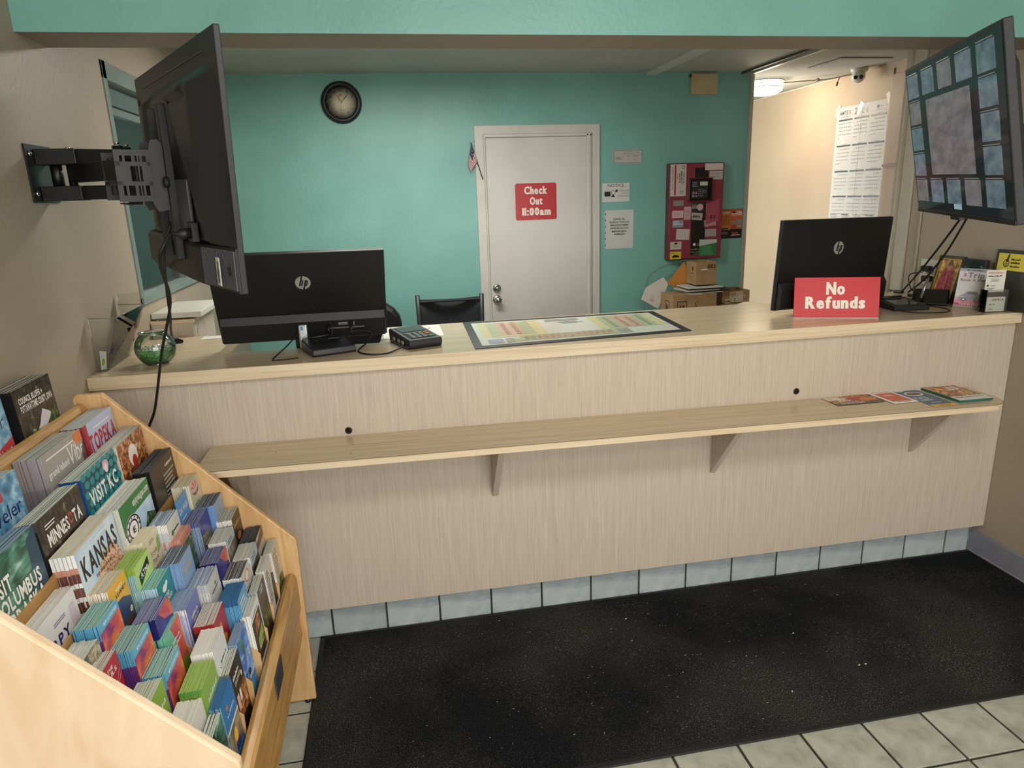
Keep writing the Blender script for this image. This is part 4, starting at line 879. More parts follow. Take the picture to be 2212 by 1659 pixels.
def arm(name, a, b, wz, wy, m=M_mnt):
    a, b = Vector(a), Vector(b); d = (b-a).normalized(); n = Vector((-d.y, d.x, 0)).normalized()*wy/2; zz = Vector((0, 0, wz/2))
    vs = [a+n-zz, a-n-zz, a-n+zz, a+n+zz, b+n-zz, b-n-zz, b-n+zz, b+n+zz]
    MB().add(vs, [(0, 1, 2, 3), (7, 6, 5, 4), (0, 4, 5, 1), (1, 5, 6, 2), (2, 6, 7, 3), (3, 7, 4, 0)], m).build(name, mt_, bevel=0.001)
el_ = Vector((0.255, -0.035, 0))
arm('upper_arm', (0.085, -0.008, 0.050), el_+Vector((0, 0, 0.042)), 0.042, 0.028)
arm('lower_arm', (0.085, -0.008, -0.054), el_+Vector((0, 0, -0.056)), 0.040, 0.028)
hcl = wl_(hc)
arm('middle_arm', (0.10, -0.02, 0.0), (hcl.x+.03, hcl.y-.02, -0.007), 0.050, 0.032)
MB().tube([el_+Vector((0, 0, -0.075)), el_+Vector((0, 0, 0.070))], 0.011, M_mnt, 12).build('pivot_pin', mt_)
MB().tube([(hcl.x, hcl.y, -0.07), (hcl.x, hcl.y, 0.05)], 0.013, M_mnt, 12).build('pivot_pin', mt_)
for x, y, z in ((0.03, -0.008, -0.074), (0.055, -0.008, -0.074), (0.085, -0.008, -0.076), (el_.x, el_.y, -0.080), (0.085, -0.008, 0.070), (el_.x, el_.y, 0.072), (hcl.x, hcl.y, -0.078), (hcl.x, hcl.y, 0.054)):
    MB().lathe([(0.006, 0), (0.006, 0.005), (0.003, 0.006)], (x, y, z), M_chrome, 6).build('bolt', mt_)
# cables of the left television
def curve_pts(P, n=8):
    P = [Vector(p) for p in P]; out = []
    for i in range(len(P)-1):
        p0 = P[max(i-1, 0)]; p1 = P[i]; p2 = P[i+1]; p3 = P[min(i+2, len(P)-1)]
        for k in range(n):
            t_ = k/n; out.append(0.5*((2*p1)+(-p0+p2)*t_+(2*p0-5*p1+4*p2-p3)*t_**2+(-p0+3*p1-3*p2+p3)*t_**3))
    return out+[P[-1]]
def cable(name, P, r, label, m=M_rubber, cat='cable', group=None, n=8):
    b0 = Vector(P[0]); o = MB().tube([p-b0 for p in curve_pts(P, n)], r, m, 8).build(name, None, b0)
    return tag(o, label, cat, group)
pg_ = tvw(0.250, -0.100, -0.152)
cable('power_cable', [pg_, pg_+Vector((-0.03, -0.01, -0.06)), (-0.50, -0.30, 1.38), (-0.575, -0.20, 1.22), (-0.655, -0.10, 1.02), (-0.70, -0.07, 0.93), (-0.72, -0.06, 0.80), (-0.73, -0.05, 0.55), (-0.74, -0.04, 0.3)], 0.0042, 'black power cable hanging from the left television in front of the counter')
cable('signal_cable', [tvw(0.06, -0.055, -0.13), tvw(0.03, -0.08, -0.20), (-0.585, -0.02, 1.40), (-0.63, 0.12, 1.28), (-0.70, 0.34, 1.20), (-0.745, 0.49, 1.145), (-0.75, 0.52, 1.122)], 0.0045, 'thick black cable from the left television down to the fish bowl end of the counter')

# ================================================================ RIGHT TV
RTp, RTr = tvframe((2.03, -0.211, 1.787, -2.013, 0.201, 0.015))
tv2 = thing('television', 'wall television on the right showing a grid of camera pictures', 'television', RTp, RTr)
MB().box(-0.482, 0.482, 0.0, 0.026, -0.277, 0.277, M_blackp).build('bezel', tv2, bevel=0.003)
M_scr = mat('#232b2e', 0.08, name='screen_glow_dark', emit=0.3)
scr = MB().box(-0.473, 0.473, -0.0012, 0.0, -0.262, 0.268, M_scr).build('screen', tv2)
ss = MB().box(-0.482, 0.482, -0.003, 0.0, -0.277, -0.264, M_black).build('lower_bezel', tv2, bevel=0.001)
tiles = []
M_cam = [nmat('camera_picture', ['#6f7a8c', '#7f8a9d', '#8e98aa'], (14, 14, 30), rough=0.1, dist=0.3, pos=[.35, .5, .65]), nmat('camera_picture', ['#5c7180', '#708796', '#84979f'], (16, 16, 30), rough=0.1, dist=0.4, pos=[.33, .5, .66]), nmat('camera_picture', ['#77747c', '#86838c', '#94919a'], (10, 10, 26), rough=0.1, dist=0.3, pos=[.35, .5, .65])]
for m in M_cam:
    b = m.node_tree.nodes['Principled BSDF']; m.node_tree.links.new(b.inputs['Base Color'].links[0].from_socket, b.inputs['Emission Color']); b.inputs['Emission Strength'].default_value = 0.22
cw, rh = 0.185, 0.098
cnt = 0
for r_ in range(5):
    for c_ in range(5):
        if 1 <= r_ <= 3 and 1 <= c_ <= 3: continue
        x = -0.460+cw*c_; z = 0.245-rh*r_-0.085
        MB().box(x, x+0.140, -0.0020, -0.0012, z, z+0.083, M_cam[cnt % 3 if c_ < 4 else 1]).build('camera_picture', scr)
        MB().box(x, x+0.130, -0.0019, -0.0012, z+0.0865, z+0.0895, mat('#8b9199', 0.3, emit=0.15)).build('caption_strip', scr)
        cnt += 1
MB().box(-0.460+cw+0.03, -0.460+cw*4-0.075, -0.0020, -0.0012, -0.130, 0.140, M_cam[2]).build('camera_picture', scr)
MB().box(-0.030, 0.045, -0.0020, -0.0012, -0.250, -0.228, mat('#8fa6b4', 0.3, emit=0.5)).build('status_icon', scr)
bulge('back_shell', -0.44, 0.44, -0.17, 0.20, 0.026, 0.026, 0.0, M_tvb, tv2, 0)
b2 = MB().add([(-0.45, 0.024, -0.17), (0.455, 0.024, -0.17), (0.455, 0.024, 0.22), (-0.45, 0.024, 0.22), (-0.36, 0.062, -0.13), (0.40, 0.062, -0.13), (0.40, 0.062, 0.17), (-0.36, 0.062, 0.17)], [(0, 1, 2, 3), (7, 6, 5, 4), (4, 5, 1, 0), (5, 6, 2, 1), (6, 7, 3, 2), (7, 4, 0, 3)], M_tvb); b2.build('back_crown', tv2, bevel=0.01, seg=3)
MB().box(-0.42, 0.478, 0.024, 0.088, -0.272, -0.150, M_tvd).build('speaker_box', tv2, bevel=0.008)
MB().box(-0.09, 0.0, 0.0, 0.02, -0.290, -0.277, M_black).build('sensor_bar', tv2, bevel=0.002)
MB().box(-0.09, 0.0, 0.0, 0.0005, -0.277, -0.2765, M_chrome).build('badge', tv2)
R2 = Matrix.Translation(RTp) @ RTr.to_matrix().to_4x4()
m2 = thing('tv_wall_mount', 'black wall mount behind the right television at the photo edge', 'mount', (XR, 0.13, 1.76))
og2 = Vector((XR, 0.13, 1.76))
hb = R2 @ Vector((0.02, 0.09, 0))
MB().box(-0.006, 0, -0.085, 0.085, -0.085, 0.085, M_mnt).build('wall_plate', m2)
def arm2(name, a, b, wz, wy):
    a, b = Vector(a), Vector(b); d = (b-a).normalized(); n = Vector((-d.y, d.x, 0)).normalized()*wy/2; zz = Vector((0, 0, wz/2))
    vs = [a+n-zz, a-n-zz, a-n+zz, a+n+zz, b+n-zz, b-n-zz, b-n+zz, b+n+zz]
    MB().add(vs, [(0, 1, 2, 3), (7, 6, 5, 4), (0, 4, 5, 1), (1, 5, 6, 2), (2, 6, 7, 3), (3, 7, 4, 0)], M_mnt).build(name, m2, bevel=0.001)
arm2('hinge_block', (-0.006, 0, 0.05), (-0.10, -0.01, 0.05), 0.035, 0.05)
arm2('hinge_block', (-0.006, 0, -0.05), (-0.10, -0.01, -0.05), 0.035, 0.05)
arm2('upper_arm', (-0.08, 0, 0.05), (-0.24, -0.10, 0.05), 0.03, 0.022)
arm2('lower_arm', (-0.08, 0, -0.05), (-0.24, -0.10, -0.05), 0.03, 0.022)
hl = hb-og2
arm2('middle_arm', (-0.08, -0.01, 0), (hl.x, hl.y, 0.0), 0.04, 0.026)
hp2 = MB().box(-0.12, 0.14, 0.064, 0.085, -0.08, 0.08, M_mnt); hp2.v = [R2 @ p-og2 for p in hp2.v]; hp2.build('head_plate', m2)
s0 = R2 @ Vector((0.0, 0.03, -0.255)); s1 = R2 @ Vector((0.04, 0.03, -0.255))
cable('signal_cable', [s0, s0.lerp(Vector((2.578, 0.60, 1.122)), .35)+Vector((0, 0, -.012)), s0.lerp(Vector((2.578, 0.60, 1.122)), .7)+Vector((0, 0, -.012)), (2.578, 0.60, 1.122)], 0.004, 'upper of two black cables running down from the right television', group=None)
cable('power_cable', [s1, s1.lerp(Vector((2.60, 0.58, 1.122)), .35)+Vector((0.012, 0, -.03)), s1.lerp(Vector((2.60, 0.58, 1.122)), .7)+Vector((0.01, 0, -.028)), (2.60, 0.58, 1.122)], 0.004, 'lower of two black cables running down from the right television')

# ================================================================ MONITORS
def hp_logo(parent, x, z, r, y):
    q = Print((x-r, y, z-r), (1, 0, 0), (0, 0, 1), 2*r, 2*r, eps=0.0003)
    m_ = mat('#a9aaa6', 0.35, 0.3)
    q.e(.5, .5, .5, .5, m_, 36)
    # slanted letters cut dark
    d = M_black
    q.p([(.36, .28), (.44, .28), (.66, 1.0), (.58, 1.0)], d) if False else None
    q.p([(.22, .27), (.33, .27), (.53, 1.02), (.42, 1.02)], d)
    q.p([(.36, .60), (.39, .70), (.52, .70), (.54, .62), (.48, .60)], d).p([(.46, .64), (.55, .66), (.45, .27), (.35, .27)], d)
    q.p([(.46, -.02), (.57, -.02), (.76, .70), (.65, .70)], d)
    q.p([(.66, .70), (.80, .70), (.84, .66), (.83, .60), (.70, .62)], d).p([(.76, .62), (.85, .64), (.78, .34), (.69, .34)], d).p([(.60, .36), (.58, .27), (.72, .27), (.78, .34), (.74, .38)], d)
    q.build('maker_logo', parent)
def monitor(loc, rot, label, standy):
    t = thing('monitor', label, 'monitor', loc, rot)
    MB().box(-0.302, 0.302, -0.007, 0.010, -0.181, 0.181, mat('#111213', 0.42)).build('back_panel', t, bevel=0.0015)
    MB().box(-0.3025, 0.3025, 0.006, 0.0105, -0.1815, 0.1815, mat('#4a4b4d', 0.35, 0.5)).build('rim', t, bevel=0.001)
    MB().box(-0.296, 0.296, 0.0105, 0.0112, -0.165, 0.176, M_blackg).build('screen', t)
    a = MB().prism([(-0.006, -0.178), (-0.030, -0.170), (-0.030, -0.150), (-0.030, -0.092), (-0.013, -0.068), (-0.006, -0.066)], (-0.296, 0, 0), (0, 1, 0), (0, 0, 1), (0.592, 0, 0), mat('#141517', 0.5))
    a.build('lower_housing', t, bevel=0.005, seg=3)
    hp_logo(t, 0.01, 0.062, 0.027, -0.0073)
    return t
mo = monitor((-0.205, 0.235, 1.307), (0.424, 0.010, 0.062), 'black monitor back with round logo left of the card reader', 0)
MB().box(0.085, 0.215, -0.036, -0.033, -0.125, -0.121, mat('#6a6b6d', 0.4)).build('port_lip', mo)
MB().box(0.12, 0.155, -0.037, -0.033, -0.110, -0.100, mat('#b9bab8', 0.3, 0.8)).build('video_port', mo, bevel=0.001)
MB().box(0.175, 0.181, -0.037, -0.033, -0.113, -0.099, mat('#b9bab8', 0.3, 0.8)).build('usb_port', mo)
MB().tube([(0.085, -0.036, -0.112), (0.083, -0.060, -0.116)], 0.006, M_black, 10).build('cable_plug', mo)
MB().tube([(0.165, -0.036, -0.115), (0.165, -0.055, -0.125)], 0.005, M_black, 10).build('cable_plug', mo)
# neck and foot on the lower desk
st = MB(); st.box(-0.05, 0.05, 0.30, 0.325, 0.775, 1.16, M_blackp); 
Tm = Matrix.Translation(mo.location) @ mo.rotation_euler.to_matrix().to_4x4(); Ti = Tm.inverted()
nk = MB().box(-0.215-0.045, -0.215+0.045, 0.345, 0.365, 0.775, 1.165, M_blackp); nk.v = [Ti @ p for p in nk.v]; nk.build('neck', mo)
ft = MB().box(-0.215-0.12, -0.215+0.12, 0.29, 0.47, 0.7655, 0.777, M_blackp); ft.v = [Ti @ p for p in ft.v]; ft.build('foot', mo)
mo2 = monitor((1.998, 0.319, 1.3156), (0.05, 0.015, 0.215), 'black monitor back with round logo behind the No Refunds sign', 0)
mo2.scale = (1.025, 1.025, 1.025)
T2 = (Matrix.Translation(mo2.location) @ mo2.rotation_euler.to_matrix().to_4x4() @ Matrix.Scale(1.025, 4)).inverted()
nk = MB().box(1.96, 2.03, 0.335, 0.350, 1.118, 1.26, M_blackp); nk.v = [T2 @ p for p in nk.v]; nk.build('neck', mo2)
ft = MB().box(1.89, 2.10, 0.285, 0.376, 1.1152, 1.122, mat('#8c8c8a', 0.3, 0.7)); ft.v = [T2 @ p for p in ft.v]; ft.build('foot', mo2)
cable('monitor_cable', [(-0.105, 0.205, 1.195), (-0.110, 0.20, 1.165), (-0.125, 0.235, 1.125), (-0.128, 0.262, 1.08)], 0.0028, 'short black lead hanging from the left monitor power socket')

# ================================================================ ON THE COUNTER
# silver pillar hub
hb_ = thing('usb_hub', 'slim silver pillar hub standing before the left monitor', 'hub', (-0.214, 0.232, HC))
MB().box(-0.0165, 0.0165, -0.010, 0.010, 0, 0.091, mat('#b9b9bb', 0.3, 0.85)).build('casing', hb_, bevel=0.006, seg=3)
MB().box(-0.007, 0.001, -0.0108, -0.0100, 0.070, 0.084, mat('#3a86c8', 0.4)).build('blue_mark', hb_)
# signature pad / scanner box
sc = thing('check_scanner', 'black wedge-shaped signature box with pen tray in front of the left monitor', 'scanner', (-0.122, 0.150, HC), (0, 0, 0.36))
MB().prism([(-0.075, 0.0), (-0.080, 0.008), (-0.072, 0.026), (0.070, 0.042), (0.078, 0.036), (0.078, 0.0)], (-0.077, 0, 0), (0, 1, 0), (0, 0, 1), (0.154, 0, 0), mat('#202127', 0.35)).build('casing', sc, bevel=0.003)
MB().prism([(-0.020, 0.0328), (-0.020, 0.0335), (0.020, 0.0380), (0.020, 0.0373)], (-0.050, 0, 0), (0, 1, 0), (0, 0, 1), (0.105, 0, 0), M_blackg).build('signing_window', sc)
MB().tube([(-0.055, 0.055, 0.047), (0.062, 0.062, 0.048)], 0.0045, M_black, 8).build('pen', sc)
q = Print((0.012, 0.028, 0.0392), (1, 0, 0), (0, 0.9935, 0.114), 0.04, 0.012); q.sq(0, 0, 1, 1, mat('#7f97bb', 0.4), 5); q.build('lettering', sc)
cable('scanner_cable', [(-0.19, 0.225, 1.150), (-0.225, 0.23, 1.172), (-0.27, 0.15, 1.140), (-0.305, 0.06, 1.1175), (-0.285, 0.045, 1.1172), (-0.22, 0.06, 1.1172)], 0.0025, 'thin black lead looping left of the signature box')
# card reader in cradle
cr = thing('card_reader', 'black card reader with keypad tilted in its cradle on the counter', 'card reader', (0.192, 0.185, HC), (0, 0, 0.33))
MB().prism([(-0.105, 0.004), (-0.112, 0.015), (-0.108, 0.036), (0.105, 0.050), (0.112, 0.040), (0.105, 0.006)], (-0.064, 0, 0), (0, 1, 0), (0, 0, 1), (0.128, 0, 0), M_blackp).build('body', cr, bevel=0.006, seg=3)
MB().box(-0.068, 0.068, -0.095, 0.095, 0.0, 0.014, M_blackg).build('cradle', cr, bevel=0.004)
def tp(y): return 0.0362+(y+0.108)*0.0657
MB().prism([(0.010, tp(0.010)+0.0005), (0.010, tp(0.010)+0.002), (0.085, tp(0.085)+0.002), (0.085, tp(0.085)+0.0005)], (-0.048, 0, 0), (0, 1, 0), (0, 0, 1), (0.096, 0, 0), mat('#36403e', 0.12)).build('display', cr)
MB().prism([(-0.090, tp(-0.09)+0.0003), (-0.090, tp(-0.09)+0.0016), (-0.005, tp(-0.005)+0.0016), (-0.005, tp(-0.005)+0.0003)], (-0.050, 0, 0), (0, 1, 0), (0, 0, 1), (0.100, 0, 0), M_blackg).build('keypad_plate', cr)
for j in range(4):
    for i in range(4):
        if i < 3: mm = mat('#7d807d', 0.5); 
        else: mm = [mat('#3f9a62', 0.5), mat('#3f9a62', 0.5), mat('#d9883c', 0.5), mat('#c2493e', 0.5)][j]
        x = -0.040+i*0.022; y = -0.082+j*0.019
        if i == 3 and j == 1: continue
        MB().box(x, x+0.014, y, y+0.010, tp(y)+0.0016, tp(y)+0.0042, mm).build('key', cr)
for y in (-0.06, -0.02, 0.03): MB().box(-0.070, -0.066, y, y+0.022, 0.014, 0.026, mat('#8f9296', 0.3, 0.6)).build('side_clip', cr, bevel=0.001)
cable('reader_cable', [(0.145, 0.095, 1.125), (0.09, 0.035, 1.1175), (0.03, 0.03, 1.1175), (-0.015, 0.10, 1.1175), (0.01, 0.22, 1.122), (0.03, 0.27, 1.15), (0.00, 0.255, 1.166), (-0.045, 0.215, 1.170)], 0.003, 'black curled lead between the left monitor and the card reader')
tag(MB().box(0.075, 0.31, 0.30, 0.545, HC+0.0002, HC+0.0012, M_paper).build('printed_sheet'), 'white printed sheet lying under the card reader', 'paper')
sh_p = bpy.data.objects['printed_sheet']; q = Print((0.12, 0.40, HC+0.0012), (1, 0, 0), (0, 1, 0), 0.17, 0.12); q.sq(.3, .6, .6, .18, M_ink, 7).lines(.2, .1, .5, .7, 3, M_ink); q.build('print', sh_p)
tag(MB().box(-0.66, -0.54, 0.555, 0.620, HC+0.0002, HC+0.0014, M_paper).build('paper_slip'), 'white paper slip on the counter edge left of the monitor', 'paper')
# room chart under plastic
ch = thing('laminated_chart', 'laminated colour room chart with black taped border on the counter', 'chart', (0.83, 0.29, HC))
cor = [(0.396, 0.004), (1.240, 0.062), (1.270, 0.536), (0.413, 0.551)]
def bil(u, v):
    a = Vector(cor[0])*(1-u)+Vector(cor[1])*u; b = Vector(cor[3])*(1-u)+Vector(cor[2])*u
    p = a*(1-v)+b*v; return Vector((p.x-0.83, p.y-0.29, 0))
vs = [bil(0, 0), bil(1, 0), bil(1, 1), bil(0, 1)]
MB().add([p+Vector((0, 0, 0.0005)) for p in vs]+[p+Vector((0, 0, 0.003)) for p in vs], [(0, 3, 2, 1), (4, 5, 6, 7), (0, 1, 5, 4), (1, 2, 6, 5), (2, 3, 7, 6), (3, 0, 4, 7)], M_black).build('tape_border', ch)
cm_ = MB(); zz = [0.0032]
def cq(u0, v0, u1, v1, m): 
    h = Vector((0, 0, zz[0])); cm_.quad([bil(u0, v0)+h, bil(u1, v0)+h, bil(u1, v1)+h, bil(u0, v1)+h], m); zz[0] += 0.00006
cw_, cy_, cg_, cp_, cgr, cb_ = mat('#d3d6c8', 0.2), mat('#d2cc96', 0.2), mat('#adbb95', 0.2), mat('#ccab90', 0.2), mat('#9a9a90', 0.25), mat('#98a4b2', 0.25)
cq(.035, .07, .962, .93, cw_)
for u0, u1 in ((.06, .10), (.31, .36), (.62, .665), (.905, .945)): cq(u0, .33, u1, .90, cy_)
for u0, u1, m in ((.10, .15, cg_), (.15, .255, cp_), (.255, .31, cg_), (.665, .735, cg_), (.735, .84, cp_), (.84, .905, cg_)): cq(u0, .33, u1, .88, m)
cq(.115, .30, .36, .34, cy_); cq(.22, .12, .68, .30, cg_); cq(.30, .145, .66, .25, cp_); cq(.17, .12, .30, .22, cg_)
cq(.07, .10, .14, .24, cb_); cq(.15, .10, .19, .24, cgr); cq(.68, .12, .74, .30, cgr); cq(.40, .80, .57, .88, cgr)
for u, v, w in ((.45, .74, .10), (.46, .70, .12), (.47, .66, .08)): cq(u, v, u+w, v+.012, mat('#6f7268', 0.3))
for k in range(9):
    v = .38+k*.055
    for u in (.17, .22, .75, .80, .69, .86): cq(u, v, u+.022, v+.012, mat('#8f6a58', 0.3))
for k in range(14): cq(.235+k*.03, .16, .255+k*.03, .175, mat('#7c6a50', 0.3)); cq(.235+k*.03, .21, .255+k*.03, .225, mat('#7c6a50', 0.3))
cm_.build('room_plan', ch)
# No Refunds sign
nr = thing('no_refunds_sign', 'bright red bent plastic sign reading No Refunds on the counter', 'sign', (1.882, 0.108, HC), (0, 0, -0.366))
al = math.radians(9)
MB().prism([(0, 0.001), (0.004, 0.001), (0.004+0.165*math.sin(al), 0.165*math.cos(al)), (0.165*math.sin(al)+0.0005, 0.165*math.cos(al)+0.001)], (-0.162, 0, 0), (0, 1, 0), (0, 0, 1), (0.324, 0, 0), mat('#c40f18', 0.32, 0, 0.3)).build('sign_plate', nr, bevel=0.0008)
MB().box(-0.162, 0.162, 0.0, 0.045, 0.0006, 0.0035, mat('#cfd0c6', 0.15)).build('foot_flange', nr)
q = Print((-0.162, -0.0005, 0.001), (1, 0, 0), (0, math.sin(al), math.cos(al)), 0.324, 0.165)
q.t('No', 0.38, 0.59, 0.21, 0.29, M_cream, 2).t('Refunds', 0.14, 0.25, 0.69, 0.28, M_cream, 2); q.build('lettering', nr)
# signature pad on the right
pd = thing('signature_pad', 'flat black signature pad with stylus right of the No Refunds sign', 'signature pad', (2.285, 0.245, HC), (0, 0, -0.10))
MB().prism([(-0.085, 0), (-0.085, 0.018), (0.085, 0.034), (0.085, 0)], (-0.078, 0, 0), (0, 1, 0), (0, 0, 1), (0.156, 0, 0), M_blackp).build('casing', pd, bevel=0.004)
MB().prism([(-0.055, 0.0213), (-0.055, 0.0222), (0.045, 0.0316), (0.045, 0.0306)], (-0.052, 0, 0), (0, 1, 0), (0, 0, 1), (0.104, 0, 0), mat('#2c2e30', 0.12)).build('signing_window', pd)
MB().tube([(-0.05, 0.062, 0.038), (0.045, 0.066, 0.039)], 0.0045, M_black, 8).build('pen', pd)
cable('pad_cable', [(2.355, 0.30, 1.128), (2.41, 0.25, 1.1175), (2.42, 0.13, 1.1172), (2.36, 0.075, 1.1172), (2.26, 0.095, 1.1172), (2.21, 0.14, 1.12)], 0.0022, 'thin black lead looping beside the signature pad')
# fish bowl
bw = thing('fish_bowl', 'round clear glass bowl half full of green pellets on the counter', 'bowl', (-0.700, 0.140, HC))
Rb, hz = 0.0655, 0.056
pr0 = []
for k in range(13):
    a = math.radians(-62+k*(118/12)); pr0.append((Rb*math.cos(a), hz+Rb*math.sin(a)*0.98))
outer = [(0.034, 0.001)]+pr0+[(0.047, 0.110)]
g = MB().lathe(outer, (0, 0, 0), M_glass, 32, close=True)
g.lathe([(0.045, 0.110), (0.047, 0.112), (0.0485, 0.110), (0.047, 0.108)], (0, 0, 0), M_glass, 32, close=True)
g.lathe([(0.0001, 0.001), (0.034, 0.001), (0.034, 0.006)], (0, 0, 0), M_glass, 32)
g.build('glass_bowl', bw)
rg = MB()
M_pel = nmat('green_pellets', ['#20602a', '#3f9a45', '#7cc47a', '#c8e6c8'], (220, 220, 220), rough=0.35, bump=1.0, bscale=260, pos=[.35, .5, .62, .8])
prof2 = [(0.0001, 0.004), (0.031, 0.005)]+[(Rb*math.cos(math.radians(a))*0.965, hz+Rb*math.sin(math.radians(a))*0.94) for a in (-55, -40, -28, -16, -9)]+[(0.045, 0.049), (0.02, 0.053), (0.0001, 0.052)]
o = MB().lathe(prof2, (0, 0, 0), M_pel, 32).build('green_pellets', bw); o['kind'] = 'stuff'
pe = MB(); rnd = random.Random(9)
M_pc = mat('#b9c4b9', 0.1, 0.2)
for k in range(170):
    a = rnd.uniform(0, 2*PI); r_ = 0.057*math.sqrt(rnd.random()); x, y, z = r_*math.cos(a), r_*math.sin(a), 0.050+rnd.uniform(0, .006); s_ = rnd.uniform(.0022, .0042)
    pe.add([(x-s_, y, z), (x, y-s_, z), (x+s_, y, z), (x, y+s_, z), (x, y, z+s_), (x, y, z-s_)], [(0, 1, 4), (1, 2, 4), (2, 3, 4), (3, 0, 4), (1, 0, 5), (2, 1, 5), (3, 2, 5), (0, 3, 5)], M_pc if k % 3 else mat('#5aa860', 0.2), True)
o = pe.build('glass_beads', bw); o['kind'] = 'stuff'
# outgoing mail tray
tr = thing('mail_tray', 'clear acrylic outgoing mail tray against the left wall', 'tray', (-0.865, 0.06, HC))
b4 = [(0.001, 0, 0.001), (0.026, 0.002, 0.001), (0.014, 0.272, 0.001), (0.001, 0.272, 0.001)]
t4 = [(0.001, 0, 0.181), (0.083, 0, 0.177), (0.094, 0.262, 0.187), (0.001, 0.275, 0.187)]
def sheet(mb, pts, m, t=0.002):
    P = [Vector(p) for p in pts]; n = (P[1]-P[0]).cross(P[2]-P[0]).normalized()*t; N_p = len(P)
    mb.add(P+[p+n for p in P], [tuple(range(N_p))[::-1], tuple(range(N_p, 2*N_p))]+[(i, (i+1) % N_p, N_p+(i+1) % N_p, N_p+i) for i in range(N_p)], m)
for nm, ids in (('front_wall', (0, 1)), ('side_wall', (1, 2)), ('back_wall', (2, 3))):
    m_ = MB(); i, j = ids; pts_ = [b4[i], b4[j], t4[j], t4[i]]
    if nm == 'back_wall': pts_ = [b4[2], b4[3], (0.001, 0.276, 0.225), (0.094, 0.268, 0.232)]
    sheet(m_, pts_, M_acry); m_.build(nm, tr)
m_ = MB(); sheet(m_, b4, M_acry); m_.build('floor_panel', tr)
edge = mat('#7d8078', 0.2)
MB().tube([t4[0], t4[1], t4[2], t4[3]], 0.0013, edge, 6).tube([b4[1], t4[1]], 0.001, edge, 6).tube([b4[0], b4[1], b4[2]], 0.001, edge, 6).build('polished_edge', tr)
U = (Vector(t4[2])-Vector(t4[1])); p0 = Vector(b4[1]).lerp(Vector(t4[1]), 0.30); p1 = Vector(b4[2]).lerp(Vector(t4[2]), 0.30)
Uv = (p1-p0).normalized(); Vv = ((Vector(t4[1])+Vector(t4[2]))/2-(Vector(b4[1])+Vector(b4[2]))/2).normalized()
q = Print(p0+Uv*0.01+Vector((0.003, 0, 0)), Uv, Vv, (p1-p0).length*0.92, 0.024); q.t('OUTGOING MAIL', 0, 0, 1, 1, mat('#2c3568', 0.5)); q.build('lettering', tr)
en = thing('envelope', 'white folded slip with a green leaf print inside the mail tray', 'paper', (-0.853, 0.075, HC+0.004))
MB().add([(-0.006, 0, 0.0), (0.010, 0.004, 0.002), (0.016, 0.010, 0.060), (-0.004, 0.008, 0.064), (-0.006, 0.001, 0.0), (0.010, 0.005, 0.002), (0.016, 0.011, 0.060), (-0.004, 0.009, 0.064)], [(0, 1, 2, 3), (7, 6, 5, 4), (0, 4, 5, 1), (1, 5, 6, 2), (2, 6, 7, 3), (3, 7, 4, 0)], M_paper).build('paper', en)
q = Print((-0.003, 0.0015, 0.015), (1, 0.1, 0), (0, 0.15, 1), 0.014, 0.025); q.p([(.1, .1), (.5, .0), (.9, .6), (.6, 1), (.2, .7)], mat('#9aa63c', 0.5)).seg(.2, .1, .7, .9, .0008, mat('#5c6a24', 0.5)); q.build('leaf_print', en)
tag(MB().prism([(-0.03, 0), (-0.03, 0.012), (0.0, 0.022), (0.022, 0.012), (0.022, 0)], (-0.018, 0, 0), (0, 1, 0), (0, 0, 1), (0.036, 0, 0), M_blackg).build('cable_adapter', None, (-0.738, 0.512, HC), (0, 0, -0.9), bevel=0.005), 'small black adapter puck behind the glass bowl', 'adapter')
# hutch box at the left wall
hx = thing('wall_cabinet', 'small wooden cabinet with a white lid at the left wall behind the counter', 'cabinet', (-0.79, 0.85, 0.765))
og = (-0.79, 0.85, 0.765)
MB().box(XL+0.002, -0.706, 0.66, 1.02, 0.7655, 1.172, M_lamv).build('carcass', hx, org=og, bevel=0.002)
MB().box(XL+0.002, -0.700, 0.655, 1.025, 1.172, 1.184, M_lamf).build('top_edge', hx, org=og)
MB().box(XL+0.002, -0.672, 0.68, 1.05, 1.190, 1.214, mat('#d8d5c6', 0.25)).build('lid', hx, org=og, bevel=0.003)
MB().box(-0.7059, -0.7050, 0.685, 0.70, 1.08, 1.15, M_paper).build('barcode_label', hx, org=og)
q = Print((-0.7048-og[0], 0.686-og[1], 1.083-og[2]), (0, 1, 0), (0, 0, 1), 0.013, 0.064); 
for k in range(14): q.r(.1, k/14, .9, k/14+.035, M_ink)
q.build('barcode', hx)
st_ = tag(MB().prism([(0, 0), (0.05, 0), (0.055, 0.012), (0, 0.012)], (0, 0, 0), (1, 0, 0), (0, 1, 0), (0, 0, 0.012), M_acry).build('tape_dispenser', None, (-0.845, 0.662, 1.185)), 'small clear tape dispenser on the wooden cabinet edge', 'dispenser')

